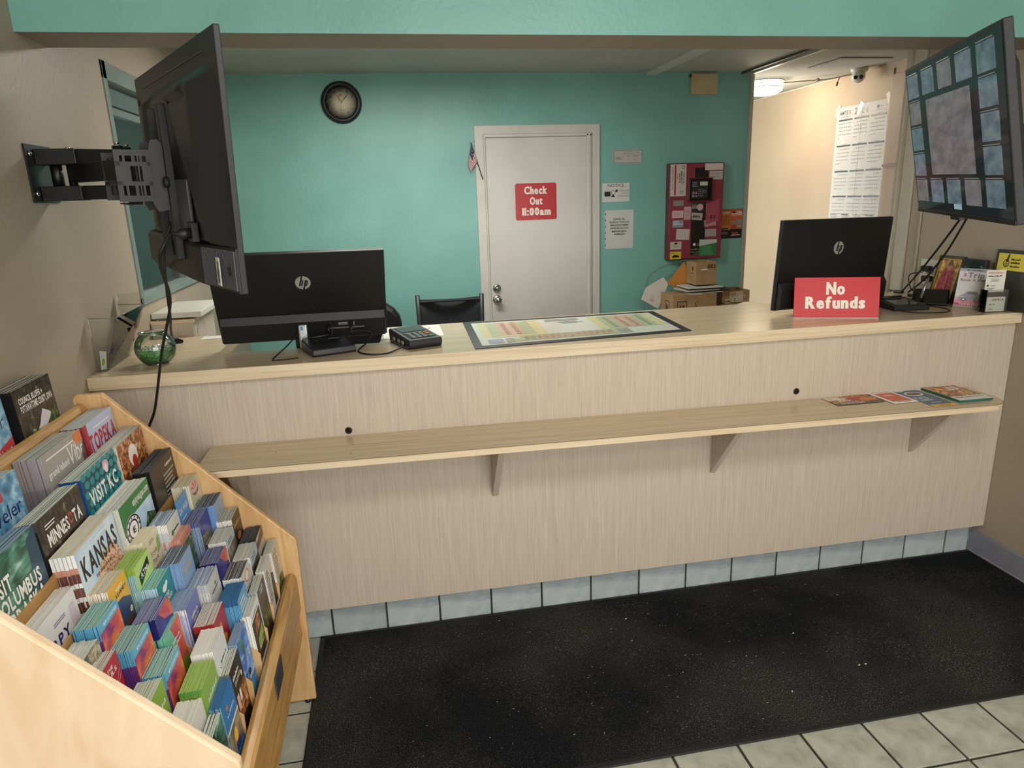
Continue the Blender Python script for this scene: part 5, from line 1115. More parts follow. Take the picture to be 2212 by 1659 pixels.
# ---- right end of the counter
gf = thing('framed_icon', 'gold-beaded picture frame with a red robed figure leaning on the right wall', 'picture frame', (2.550, 0.330, HC+0.002), (-0.24, 0.0, -PI/2+0.10))
W0, H0 = 0.135, 0.205
fr = MB(); b = 0.016
M_gold = mat('#b08a3c', 0.3, 0.8); M_gd = mat('#2a2014', 0.4)
fr.box(-W0/2, W0/2, 0, 0.012, 0, b, M_gd).box(-W0/2, W0/2, 0, 0.012, H0-b, H0, M_gd).box(-W0/2, -W0/2+b, 0, 0.012, b, H0-b, M_gd).box(W0/2-b, W0/2, 0, 0.012, b, H0-b, M_gd)
fr.build('frame', gf, bevel=0.003)
bd = MB()
for k in range(15):
    for x in (-W0/2+.004, W0/2-.004): bd.lathe([(0.0001, 0), (0.003, 0.001), (0.0001, 0.004)], (x, 0, 0.01+k*0.0134), M_gold, 6, 'Y')
for k in range(9):
    for z in (.004, H0-.004): bd.lathe([(0.0001, 0), (0.003, 0.001), (0.0001, 0.004)], (-0.056+k*.014, 0, z), M_gold, 6, 'Y')
bd.box(-W0/2+b-.002, -W0/2+b+.002, -0.001, 0.004, b, H0-b, M_gold).box(W0/2-b-.002, W0/2-b+.002, -0.001, 0.004, b, H0-b, M_gold).box(-W0/2+b, W0/2-b, -0.001, 0.004, H0-b-.002, H0-b+.002, M_gold)
o = bd.build('beading', gf)
MB().box(-W0/2+b, W0/2-b, 0.004, 0.006, b, H0-b, nmat('icon_ground', ['#5a3a1c', '#b08a4a', '#d8b878'], (60, 60, 60), rough=0.2)).build('picture', gf)
q = Print((-W0/2+b, 0.004, b), (1, 0, 0), (0, 0, 1), W0-2*b, H0-2*b)
mr = nmat('icon_robe', ['#5e1820', '#96303a', '#b9545a'], (70, 70, 70), rough=0.3)
q.p([(.1, 0), (.9, 0), (.85, .35), (.8, .7), (.62, .8), (.38, .8), (.2, .7), (.12, .35)], mr).e(.5, .80, .13, .09, mat('#a86a58', 0.4)).p([(.36, .84), (.64, .84), (.58, .95), (.5, 1.0), (.42, .95)], mat('#5a3320', 0.4)).e(.45, .12, .2, .08, mat('#c2606a', 0.4)).p([(.45, .15), (.55, .15), (.56, .65), (.44, .65)], mat('#a83a44', 0.4))
q.build('painted_figure', gf)
tb_ = thing('tablet_stand', 'black wedge tablet stand with pale screen before the gold frame', 'tablet', (2.465, 0.285, HC), (0, 0, -0.75))
MB().prism([(-0.055, 0), (-0.060, 0.012), (0.040, 0.062), (0.060, 0.056), (0.060, 0)], (-0.070, 0, 0), (0, 1, 0), (0, 0, 1), (0.140, 0, 0), M_blackg).build('casing', tb_, bevel=0.006, seg=3)
MB().box(-0.0712, -0.0700, -0.035, 0.045, 0.008, 0.030, mat('#b9bda8', 0.3)).build('side_screen', tb_)
MB().tube([(-0.035, -0.045, 0.030), (-0.015, -0.020, 0.118)], 0.006, mat('#a9abae', 0.3, 0.8), 10).build('pen', tb_)
dk_ = thing('dark_display_box', 'dark grey boxed display with phone picture between the frames at the right wall', 'box', (2.585, 0.215, HC+0.001), (-0.06, 0, -PI/2))
MB().box(-0.062, 0.062, 0, 0.022, 0, 0.195, mat('#2c2d2e', 0.4)).build('casing', dk_, bevel=0.003)
q = Print((-0.062, 0, 0), (1, 0, 0), (0, 0, 1), .124, .195); q.p([(.38, .3), (.78, .3), (.80, .92), (.74, .96), (.46, .96), (.40, .92)], M_blackg).p([(.1, .3), (.32, .3), (.34, .85), (.12, .85)], mat('#4a4b4c', .4)).sq(.82, .84, .14, .03, W_, 3); q.build('phone_print', dk_)
yf = thing('yellow_sign_frame', 'dark frame with a yellow sheet leaning at the right end of the counter', 'picture frame', (2.600, 0.048, HC+0.002), (-0.07, 0.0, -PI/2+0.03))
MB().box(-0.075, 0.105, 0, 0.012, 0, 0.243, mat('#35342e', 0.4)).build('frame', yf, bevel=0.002)
MB().box(-0.062, 0.092, -0.0008, 0, 0.160, 0.228, mat('#d8c84a', 0.4)).build('yellow_sheet', yf)
q = Print((-0.062, -0.0008, 0.160), (1, 0, 0), (0, 0, 1), .154, .068); q.ring(.26, .42, .09, .24, .22, M_ink).p([(.24, .5), (.30, .5), (.34, .95), (.30, .98)], M_ink).ring(.26, .36, .04, .1, .4, M_ink).sq(.40, .62, .26, .13, M_ink, 8).sq(.40, .42, .26, .13, M_ink, 8).sq(.40, .20, .28, .14, M_ink, 8); q.build('print', yf)
# zTrip stand
zt = thing('ride_sign_stand', 'white and pink Book A Ride card in a clear stand at the counter edge', 'sign', (2.518, 0.130, HC), (0, 0, -1.205))
sl = math.radians(12)
zt.rotation_euler = (0, 0, -1.02)
MB().prism([(0, 0.001), (0.003, 0.001), (0.003+0.166*math.sin(sl), 0.166*math.cos(sl)), (0.166*math.sin(sl), 0.166*math.cos(sl))], (-0.058, 0, 0), (0, 1, 0), (0, 0, 1), (0.116, 0, 0), mat('#f4f0f2', 0.12)).build('card', zt)
MB().box(-0.058, 0.058, -0.004, 0.060, 0.0, 0.004, M_acry).box(-0.058, 0.058, -0.004, -0.001, 0.0, 0.012, mat('#b9b2a6', 0.2)).build('clear_base', zt)
q = Print((-0.058, -0.0002, 0.001), (1, 0, 0), (0, math.sin(sl), math.cos(sl)), 0.116, 0.166)
pk = mat('#e2708c', 0.2)
q.r(0, 0.03, 1, .12, pk).r(0, .12, 1, .20, mat('#e6a2b2', 0.2)).r(0, .20, 1, .27, mat('#e8c6ce', 0.2)).r(0, .93, 1, 1, mat('#b9bdc8', 0.2)).sq(.25, .945, .5, .03, M_ink, 12)
q.t('z', .16, .80, .11, .075, mat('#d98a9a', 0.3)).t('Trip', .30, .77, .52, .125, mat('#9a939e', 0.3)).t('Book A Ride', .10, .68, .80, .06, mat('#a59ca6', 0.3))
q.p([(.12, .22), (.15, .30), (.28, .34), (.38, .42), (.66, .43), (.80, .35), (.88, .33), (.89, .24), (.80, .19), (.2, .19)], mat('#b5b2ba', 0.2)).p([(.36, .35), (.42, .405), (.62, .41), (.72, .35)], mat('#8a8a94', 0.2)).e(.30, .21, .08, .045, mat('#7c7c86', 0.2)).e(.72, .21, .07, .045, mat('#7c7c86', 0.2)).e(.30, .21, .045, .027, W_).e(.72, .21, .04, .025, W_).r(.14, .27, .3, .285, W_)
q.t('Travel Inn Omaha', .18, .075, .66, .05, W_); q.build('print', zt)
hd_ = thing('card_holder', 'clear acrylic holder with white business cards at the far right', 'card holder', (2.535, 0.012, HC), (0, 0, -0.12))
MB().box(-0.045, 0.045, 0.0, 0.002, 0.0, 0.092, M_acry).box(-0.045, 0.045, 0.040, 0.042, 0.0, 0.13, M_acry).box(0.043, 0.045, 0.0, 0.042, 0, 0.092, M_acry).box(-0.045, -0.043, 0.0, 0.042, 0, 0.092, M_acry).box(-0.045, 0.045, 0, 0.042, 0, 0.002, M_acry).build('holder_walls', hd_)
MB().box(-0.042, 0.040, 0.022, 0.024, 0.080, 0.170, M_paper).build('upper_card', hd_, bevel=0.0005)
q = Print((-0.042, 0.022, 0.080), (1, 0, 0), (0, 0, 1), .082, .09); q.r(.08, .84, .9, .86, mat('#b03a44', .5)).sq(.1, .88, .6, .05, mat('#b03a44', .5), 9).sq(.1, .70, .7, .07, M_ink, 10).lines(.25, .45, .66, .5, 4, mat('#8a8a88', .5)).e(.12, .30, .05, .05, M_ink).sq(.25, .28, .25, .04, mat('#6a6a68', .5), 5).lines(.1, .08, .22, .4, 2, mat('#8a8a88', .5)); q.build('card_print', hd_)
MB().box(-0.042, 0.040, 0.006, 0.012, 0.003, 0.062, M_paper).box(-0.042, 0.040, 0.012, 0.020, 0.003, 0.078, mat('#23252a', .4)).build('card_pack', hd_)
q = Print((-0.042, 0.006, 0.003), (1, 0, 0), (0, 0, 1), .082, .06); q.sq(.3, .75, .6, .12, M_ink, 8).sq(.2, .45, .3, .1, M_ink, 3).sq(.2, .15, .2, .1, M_ink, 3); q.build('card_print', hd_)
ol = thing('wall_outlet', 'beige outlet plate on the right wall behind the gold frame', 'outlet', (XR-0.0005, 0.50, 1.225))
MB().box(-0.004, 0, -0.055, 0.055, -0.06, 0.06, mat('#c9c4b4', 0.4)).build('face_plate', ol, bevel=0.002)
for z, y in ((0.018, 0.0), (-0.028, -0.01)): MB().box(-0.034, -0.004, y-0.025, y+0.022, z-0.013, z+0.013, M_black).build('power_adapter', ol, bevel=0.005)
cable('outlet_cable', [(2.598, 0.50, 1.228), (2.57, 0.55, 1.21), (2.575, 0.54, 1.15), (2.58, 0.49, 1.122), (2.56, 0.44, 1.118)], 0.0025, 'thin black lead drooping from the wall outlet', n=6)
tag(MB().box(-0.012, 0.012, -0.022, 0.022, 0, 0.014, M_black).build('inline_switch', None, (2.575, 0.615, HC), (0, 0, 0.4), bevel=0.005), 'small black switch lump at the wall end of the counter', 'adapter')
tag(MB().box(-0.010, 0.010, -0.030, 0.030, 0, 0.012, M_black).build('plug_adapter', None, (2.555, 0.485, HC), (0, 0, 0.9), bevel=0.004), 'flat black plug lying on the counter under the outlet', 'adapter')

# ---- flyers on the front shelf
def flyer(name, x, y, w, d, rz, t, base, edge_m, draw, label, cat='flyer', dz=0.0, n=1, group=None):
    z = zs(x)+dz+0.0004; slope = math.atan(0.0103)
    o = thing(name, label, cat, (x, y, z), (0, slope, rz), group)
    for k in range(n): 
        MB().box(-w/2+0.0006*k, w/2+0.0006*k, -d/2, d/2, t*k, t*(k+.85), edge_m if k < n-1 else base).build('sheet' if n > 1 else 'pages', o)
    q = Print((-w/2+0.0006*(n-1), -d/2, t*(n-.15)), (1, 0, 0), (0, 1, 0), w, d, eps=0.00012); draw(q); q.build('cover_print', o)
    return o
def f1(q): q.r(0, 0, 1, 1, F_food).p([(0, .6), (.3, .6), (.35, 1), (0, 1)], mat('#d8c8b4', .3)).r(0, 0, 1, .25, mat('#3a2c28', .3)).t('Wings', .12, .68, .30, .22, W_).t('Beer', .20, .40, .26, .22, W_).t('RECEIVE 5 OFF', .12, .10, .5, .14, W_).e(.6, .65, .16, .2, R_).e(.8, .5, .14, .2, O_)
flyer('flyer', 1.955, -0.045, 0.14, 0.095, 0.06, 0.0006, K_, K_, lambda q: q.r(0, 0, 1, 1, F_food).r(0, 0, 1, .2, mat('#3a2c30', .3)), 'dark food flyer half hidden under the Wings flyer on the shelf')
flyer('flyer', 1.870, -0.062, 0.205, 0.105, 0.02, 0.0006, K_, K_, f1, 'food flyer with white Wings Beer lettering, leftmost on the front shelf', dz=0.0008)
def f2(q): q.r(0, 0, 1, 1, W_).r(.10, .12, .90, .78, mat('#c8522e', .3)).t('SPECIALS', .12, .84, .76, .10, K_).lines(.3, .5, .65, .4, 2, W_).lines(.2, .03, .10, .6, 1, K_)
flyer('flyer', 2.035, -0.062, 0.108, 0.165, 0.05, 0.0007, W_, W_, f2, 'white SPECIALS flyer with an orange panel on the front shelf', dz=0.0018, n=3)
def f3(q): q.r(0, 0, 1, 1, mat('#1f5878', .3)).e(.5, .74, .36, .12, mat('#d8dcd8', .3)).e(.5, .74, .28, .08, BR_).t('PLATE', .12, .46, .5, .09, W_).t('LUNCH', .12, .34, .5, .09, W_).r(0, .0, 1, .13, Y_).lines(.3, .2, .26, .4, 1, W_).sq(.25, .04, .5, .05, BR_, 8).e(.2, .92, .2, .04, mat('#bfd0d8', .3))
flyer('flyer', 2.150, -0.105, 0.108, 0.235, 0.02, 0.0007, mat('#1f5878', .3), W_, f3, 'blue PLATE LUNCH flyer with a yellow foot on the front shelf', dz=0.0004, n=2)
def f4(q): q.r(0, 0, 1, 1, F_food).r(0, .78, 1, 1, mat('#5a4a38', .3)).r(0, 0, 1, .24, mat('#dfe0dc', .3)).t('COMMUNITY GUIDE', .08, .10, .84, .07, K_) if False else q.r(0, 0, 1, 1, F_food).r(0, 0, 1, .24, mat('#dfe0dc', .3)).sq(.06, .14, .86, .06, K_, 16).r(.55, .62, .85, .78, W_).t('79', .60, .65, .2, .09, K_).sq(.4, .86, .5, .04, W_, 10).e(.3, .7, .12, .06, Y_)
flyer('menu_booklet', 2.300, -0.085, 0.150, 0.215, 0.03, 0.0016, mat('#2f6a62', .3), mat('#2f6a62', .3), f4, 'thick green-spined food booklets stacked at the right end of the front shelf', cat='booklet', dz=0.0002, n=6)
# ================================================================ BACK WALL OF THE OFFICE
ck = thing('wall_clock', 'round black-rimmed wall clock high on the teal wall', 'clock', (-0.099, YB, 2.266))
MB().lathe([(0.131, 0), (0.131, 0.018), (0.124, 0.030), (0.112, 0.036), (0.104, 0.034), (0.1005, 0.022), (0.1005, 0.008)], (0, 0, 0), mat('#202428', 0.35), 48, 'Y', close=True).build('rim', ck)
MB().lathe([(0.101, 0.010), (0.0005, 0.0105)], (0, 0, 0), mat('#ded4b6', 0.5), 48, 'Y').build('dial', ck)
q = Print((-0.1, -0.0112, -0.1), (1, 0, 0), (0, 0, 1), 0.2, 0.2, eps=0.0003)
for n in range(1, 13):
    a = PI/2-2*PI*n/12; r_ = .405; wd = .085 if n < 10 else .125; hh = .115
    q.t(str(n), .5+r_*math.cos(a)-wd/2*(0.55 if n == 1 else 1), .5+r_*math.sin(a)-hh/2, wd*(0.5 if n == 1 else 1), hh, K_, 0)
for n in range(60):
    a = 2*PI*n/60; q.seg(.5+.475*math.cos(a), .5+.475*math.sin(a), .5+.49*math.cos(a), .5+.49*math.sin(a), .0008, K_); q.l -= 1
q.l += 1
q.r(.42, .72, .55, .74, mat('#b8463c', .5)).r(.42, .685, .55, .705, mat('#b8463c', .5)).sq(.45, .26, .13, .022, K_, 6)
q.build('numerals', ck)
hnd = MB()
def hand(a, L_, w_, m, y, back=0.0):
    d = Vector((math.sin(a), 0, math.cos(a))); n = Vector((math.cos(a), 0, -math.sin(a)))*w_/2; y_ = Vector((0, y, 0))
    hnd.add([y_-d*back-n*.4, y_-d*back+n*.4, y_+d*L_*.5+n, y_+d*L_, y_+d*L_*.5-n], [(0, 1, 2, 3, 4)], m)
hand(math.radians(-30), .058, .0065, K_, -0.0140); hand(math.radians(40), .083, .006, K_, -0.0146); hand(math.radians(191), .085, .0018, mat('#6a5a44', .5), -0.0152, 0.02)
hnd.lathe([(0.005, 0), (0.005, 0.004), (0.001, 0.005)], (0, -0.0135, 0), M_chrome, 12, 'Y')
hnd.build('hands', ck)
# stick flag by the door frame
fl = thing('stick_flag', 'small striped stick flag tucked beside the white door frame', 'flag', (0.78, YB-0.032, 1.87))
A_, B_ = Vector((0.741-.78, 0, 1.999-1.87)), Vector((0.814-.78, 0, 1.755-1.87))
MB().tube([A_, B_], 0.0028, mat('#241f1c', .5), 8).lathe([(0.0001, -.006), (0.005, 0), (0.0001, 0.006)], A_, M_gold, 8).build('stick', fl)
hd1 = (B_-A_).normalized(); hoist = 0.105; fly = Vector((-0.028, -0.010, -0.142))
rd, wt, bl = mat('#a83440', .7), mat('#dad4d2', .7), mat('#23264a', .7)
cl = MB(); nS, nF = 13, 8
def fp_(u, v): 
    w_ = 0.007*math.sin(v*9+u*4)*v; 
    return A_+hd1*(0.006+hoist*u*(1-0.25*v))+fly*v*(1-.15*u)+Vector((0.010*math.sin(v*6)*u, -0.004-w_, 0))
for i in range(nS):
    for j in range(nF):
        m = rd if i % 2 == 0 else wt
        if i < 7 and j < 4: m = bl
        cl.add([fp_(i/nS, j/nF), fp_((i+1)/nS, j/nF), fp_((i+1)/nS, (j+1)/nF), fp_(i/nS, (j+1)/nF)], [(0, 1, 2, 3)], m, True)
for i in range(5):
    for j in range(6):
        p = fp_((i+.8)/13*1.3, (j+.6)/nF*.6)+Vector((0, -0.0008, 0)); s_ = .0016
        cl.add([p+Vector((-s_, 0, 0)), p+Vector((0, 0, -s_)), p+Vector((s_, 0, 0)), p+Vector((0, 0, s_))], [(0, 1, 2, 3)], wt)
cl.build('flag_cloth', fl)
def sheet_on_back(name, x0, x1, z0, z1, m, draw, label, t=0.0012, tilt=0, cat='notice'):
    o = thing(name, label, cat, ((x0+x1)/2, YB-0.0004, (z0+z1)/2), (0, tilt, 0))
    w_, h_ = x1-x0, z1-z0
    MB().box(-w_/2, w_/2, -t, 0, -h_/2, h_/2, m).build('sheet', o)
    q = Print((-w_/2, -t, -h_/2), (1, 0, 0), (0, 0, 1), w_, h_); draw(q); q.build('print', o)
    return o
def dcert(q): 
    g_ = mat('#77736e', .6); q.ring(.5, .5, .01, .01, .5, g_); q.r(.02, .04, .98, .07, g_).r(.02, .93, .98, .96, g_).r(.01, .04, .025, .96, g_).r(.975, .04, .99, .96, g_)
    q.sq(.35, .80, .3, .06, g_, 9).sq(.35, .66, .32, .05, g_, 9).lines(.08, .25, .5, .24, 5, g_).lines(.66, .45, .6, .22, 3, g_).sq(.45, .50, .1, .05, g_, 4).sq(.68, .25, .12, .05, g_, 5).sq(.82, .74, .12, .05, g_, 5)
sheet_on_back('license_card', 1.768, 1.986, 1.838, 1.933, mat('#bdbcb6', .5), dcert, 'small landscape licence certificate, topmost paper right of the door')
def dnot(q):
    q.t('NOTICE', .20, .80, .60, .16, K_, 0).r(.08, .30, .30, .55, K_).ring(.19, .45, .15, .20, .08, GY_).sq(.05, .18, .25, .03, GY_, 6).e(.40, .50, .06, .12, W_).ring(.40, .50, .06, .12, .2, K_).p([(.33, .25), (.46, .25), (.42, .38), (.36, .38)], K_).p([(.48, .50), (.56, .55), (.56, .68), (.48, .62)], K_)
    q.t('Monitored', .64, .55, .32, .10, GY_, 0).t('Security', .71, .42, .25, .10, GY_, 0).t('System in use', .56, .27, .40, .10, GY_, 0)
sheet_on_back('security_notice', 1.686, 1.891, 1.573, 1.704, mat('#d6d6d0', .5), dnot, 'white NOTICE sheet about a monitored security system')
def dsp(q):
    for k, s_ in enumerate(['DESPUÉS DEL', 'TRABAJO, TODOS LOS', 'EMPLEADOS DEBEN', 'DEVOLVER LA LLAVE', 'MAESTRA EN LA', 'RECEPCIÓN']):
        wd = [.42, .70, .64, .64, .52, .36][k]; q.t(s_, .5-wd/2, .745-k*.078, wd, .043, K_, 1)
    for k in range(6): q.r(0.0, .08+k*.16, .02, .13+k*.16, K_)
sheet_on_back('staff_letter', 1.708, 1.924, 1.236, 1.514, mat('#cbccc6', .5), dsp, 'tall white Spanish staff letter, lowest paper right of the door')
sheet_on_back('tape_strip', 1.915, 1.945, 1.250, 1.275, M_acry, lambda q: None, 'curled clear tape at the lower corner of the Spanish letter', cat='tape') if False else None
ab = thing('alarm_box', 'cream alarm box high on the teal wall under the ceiling', 'alarm box', (2.431, YB, 2.361))
MB().box(-0.100, 0.100, -0.042, 0, -0.070, 0.070, nmat('aged_cream_plastic', ['#b5a67e', '#c6b88e'], (8, 8, 8), rough=0.45)).build('casing', ab, bevel=0.008, seg=3)
MB().lathe([(0.012, 0), (0.012, 0.01)], (-0.107, -0.02, 0.055), M_black, 12, 'X').build('conduit_nut', ab)
# fire panel
fpn = thing('fire_alarm_panel', 'dark red fire alarm panel with keypad and taped cards on the teal wall', 'panel', (2.385, YB, 1.482))
M_fr = mat('#8c3d4b', 0.14, name='fire_panel_red')
MB().box(-0.213, 0.213, -0.060, 0, -0.345, 0.345, mat('#5e1c28', 0.3)).build('cabinet', fpn, bevel=0.004)
MB().box(-0.207, 0.207, -0.064, -0.060, -0.340, 0.340, M_fr).build('door', fpn, bevel=0.002)
q = Print((-0.213, -0.064, -0.345), (1, 0, 0), (0, 0, 1), 0.426, 0.69, eps=0.0003)
q.r(.42, .04, .68, .60, K_).r(.46, .85, .70, .95, K_)
q.t('IntelliKnight', .43, .095, .22, .020, GY_, 0).sq(.43, .07, .22, .010, GY_, 14).e(.49, .155, .025, .016, W_).lines(.53, .14, .17, .12, 2, GY_).sq(.48, .05, .12, .008, GY_, 5)
pnk = mat('#cfa8ae', .25)
q.p([(.69, .58), (.93, .62), (.93, .40), (.69, .36)], mat('#a8505f', .2))
q.build('front_print', fpn)
kp = MB().box(-0.075, 0.118, -0.082, -0.064, 0.075, 0.240, mat('#6a1f2b', .3))
kp.build('keypad_surround', fpn, bevel=0.003)
MB().box(-0.066, 0.108, -0.088, -0.082, 0.083, 0.232, M_blackg).build('keypad_face', fpn, bevel=0.002)
q = Print((-0.066, -0.088, 0.083), (1, 0, 0), (0, 0, 1), 0.174, 0.149, eps=0.0003)
q.r(.08, .08, .82, .92, mat('#2c2d2f', .3)).r(.46, .68, .80, .86, mat('#c5d0ba', .3)).lines(.12, .62, .86, .25, 4, GY_)
for j in range(4):
    for i in range(3): q.r(.38+i*.09, .18+j*.10, .43+i*.09, .23+j*.10, mat('#8a8c88', .3)); q.l -= 1
q.l += 1
q.r(.12, .15, .22, .25, mat('#a09898', .3)).r(.12, .30, .22, .40, mat('#a09898', .3)).r(.26, .15, .33, .22, mat('#d9899a', .3)).r(.26, .30, .33, .37, mat('#d9899a', .3)).ring(.68, .40, .07, .07, .3, GY_)
q.build('keypad_print', fpn)
def card(nm, x0, x1, z0, z1, m, draw, label, tilt=0, cat='card', y=-0.0645):
    o = thing(nm, label, cat, (2.385+(x0+x1)/2, YB+y-0.0008, 1.482+(z0+z1)/2), (0, tilt, 0))
    w_, h_ = x1-x0, z1-z0
    MB().box(-w_/2, w_/2, -0.0008, 0, -h_/2, h_/2, m).build('sheet', o)
    q = Print((-w_/2, -0.0008, -h_/2), (1, 0, 0), (0, 0, 1), w_, h_, eps=0.00025); draw(q); q.build('print', o); return o
def dsec(q):
    rr = mat('#a8303a', .5)
    def vt(s_, cx, z1, ln, ht, m): q.t(s_, cx, z1, ln/1.0, ht, m, 0 if m == K_ else 1, rot=-90)
    # sheet turned sideways: lines run downwards
    W, H = q.W, q.H
    q.t('1-888-462-7642', .10, .93, .80*H/W, .11*W/H, K_, 0, rot=-90).t('SIMPLEX SECURITY', .24, .97, .90*H/W, .10*W/H, rr, 1, rot=-90) if False else q.t('1-888-462-7642', .10, .90, .70*H/W, .09*W/H, K_, 0, rot=-90)
    q.r(.25, .03, .36, .97, rr).sq(.0, .0, .01, .01, rr, 1)
    q.t('CALL', .42, .66, .14*H/W, .07*W/H, K_, 1, rot=-90).t('SERVICE', .54, .72, .30*H/W, .08*W/H, K_, 1, rot=-90).t('EMERGENCY', .66, .78, .42*H/W, .08*W/H, K_, 1, rot=-90).t('FOR 24 HR.', .80, .72, .34*H/W, .08*W/H, K_, 1, rot=-90).ring(.72, .12, .10, .05, .25, K_).ring(.82, .90, .10, .05, .25, K_)
card('service_label', -0.206, -0.085, 0.115, 0.338, mat('#d2c6be', .5), dsec, 'large white service label turned sideways, top left of the red panel')
def dlines(n=3, col=None): 
    return lambda q: q.lines(.12, .2, .8, .7, n, col or GY_)
card('business_card', -0.180, -0.098, 0.045, 0.085, mat('#8f8a86', .2), dlines(2), 'shiny grey photo card under the service label on the red panel')
card('business_card', -0.186, -0.098, -0.040, 0.012, mat('#d9b4b4', .3), dlines(3), 'pinkish business card at mid left of the red panel')
card('business_card', -0.094, -0.034, -0.055, 0.038, mat('#cfa2ac', .15), dlines(2), 'glossy upright pink card at the panel middle')
card('business_card', -0.182, -0.096, -0.108, -0.056, mat('#8e9aa6', .2), lambda q: q.r(.06, .42, .94, .5, W_).lines(.1, .55, .9, .6, 2, W_), 'blue-grey business card on the left of the red panel')
card('note_slip', -0.150, -0.046, -0.200, -0.122, mat('#c9c2ba', .5), lambda q: q.sq(.3, .7, .4, .05, GY_, 6).sq(.15, .45, .6, .06, GY_, 10).sq(.15, .2, .35, .05, GY_, 5), 'largest pale note slip on the left of the red panel', 0.05)
card('business_card', -0.194, -0.106, -0.268, -0.212, mat('#c9bfae', .5), lambda q: q.e(.5, .78, .16, .12, K_).lines(.25, .15, .6, .5, 4, GY_), 'cream card with a black emblem low on the left of the red panel')
card('business_card', -0.194, -0.106, -0.340, -0.284, mat('#d8c63c', .4), lambda q: q.sq(.1, .78, .3, .1, K_, 4).p([(.2, .2), (.8, .25), (.85, .4), (.6, .55), (.4, .58), (.2, .4)], K_), 'yellow tow-truck card, lowest left on the red panel')
card('business_card', 0.095, 0.200, 0.225, 0.285, mat('#c0b8b6', .08), dlines(2), 'glossy silver card at the upper right of the red panel')
card('note_slip', 0.060, 0.200, 0.292, 0.338, mat('#dcccc6', .5), lambda q: None, 'pale blank paper strip at the top right of the red panel')
card('business_card', 0.080, 0.168, 0.002, 0.055, mat('#d6c4c6', .3), dlines(2), 'white card right of the panel middle under a dark red strip')
card('business_card', 0.068, 0.160, -0.108, -0.060, mat('#b98a94', .3), dlines(3), 'faded pink card on the right of the red panel', -0.12)
card('business_card', 0.078, 0.166, -0.185, -0.130, mat('#a5a09c', .12), dlines(2), 'wrinkled silver-grey card low on the right of the red panel')
card('key_note', -0.040, 0.052, -0.060, -0.008, mat('#b2aaa0', .3), lambda q: q.sq(.1, .3, .7, .4, K_, 8), 'crumpled grey note across the black strip of the red panel', 0.1)
card('key_photo', -0.038, 0.060, 0.000, 0.070, mat('#3c3a3c', .25), lambda q: q.e(.7, .45, .25, .35, mat('#d8a8b4', .3)).sq(.05, .3, .5, .6, GY_, 6), 'dark photo with a pink tag below the panel keypad')
card('plastic_sleeve', 0.035, 0.175, -0.325, -0.205, mat('#3c7a50', .1), lambda q: q.p([(0, .6), (1, .8), (1, 1), (0, 1)], mat('#c6ccc6', .15)).p([(.1, .05), (.8, .05), (.7, .6), (.15, .65)], mat('#4f8a5e', .15)), 'green plastic sleeve at the lower right of the red panel', 0.02)
pc_ = card('key_pair', 0.115, 0.160, -0.060, 0.000, mat('#b9808c', .25), lambda q: q.e(.4, .8, .3, .2, K_).r(.05, .05, .25, .5, K_).r(.6, .05, .8, .5, K_), 'black key print at the right of the red panel')
cable('panel_cord', [(2.40, YB-0.03, 1.137), (2.30, YB-0.06, 1.13), (2.15, YB-0.08, 1.10), (2.04, YB-0.06, 1.03), (2.01, YB-0.05, 0.90), (2.00, YB-0.05, 0.72)], 0.0035, 'grey-green cord looping down from the red panel', mat('#6f8a84', .4))
cable('panel_cord', [(2.28, YB-0.03, 1.137), (2.275, YB-0.06, 1.06), (2.25, YB-0.07, 0.98), (2.20, YB-0.08, 0.90)], 0.0025, 'thin dark cord hanging from the red panel behind the top box', mat('#3a4644', .4))
# tire poster
def dtire(q):
    q.r(0, 0, 1, 1, mat('#23282c', .25)).r(0, .28, .49, 1, mat('#c98a3e', .25)).r(.05, .46, .36, .80, mat('#b26a34', .25)).r(.38, .46, .46, .80, mat('#a8662f', .25)).r(.49, .32, 1, 1, mat('#c8683c', .25)).r(.0, .93, 1, 1, mat('#b5543a', .25))
    q.t('24', .06, .86, .10, .06, W_).lines(.18, .85, .92, .28, 2, W_).t('TIRE', .72, .86, .22, .07, W_).t('EXPRESS', .53, .78, .44, .08, W_).p([(.55, .86), (.68, .86), (.68, .91), (.57, .91)], K_)
    q.r(.52, .50, .75, .58, mat('#b8b4ae', .3)).r(.75, .48, .98, .64, mat('#8b8e92', .3))
    for k in range(5): q.r(.54+k*.042, .51, .565+k*.042, .565, K_); q.l -= 1
    q.l += 1
    q.p([(.52, .36), (.75, .36), (.80, .42), (.70, .46), (.55, .44)], mat('#9a4038', .3)).r(.75, .38, .95, .44, mat('#a9a29c', .3)).r(.12, .28, .40, .36, K_).sq(.15, .30, .22, .04, O_, 5).lines(.1, .14, .24, .3, 4, GY_).lines(.55, .12, .22, .34, 3, O_).sq(.53, .10, .40, .03, W_, 10).sq(.2, .06, .08, .02, W_, 3)
    for k in range(6): q.lines(.05, .36, .45, .14, 4, mat('#a86a30', .3)) if k == 0 else None
sheet_on_back('tire_poster', 2.602, 2.792, 1.272, 1.490, mat('#23282c', .25), dtire, 'orange and black tire shop flyer beside the red panel', cat='poster')
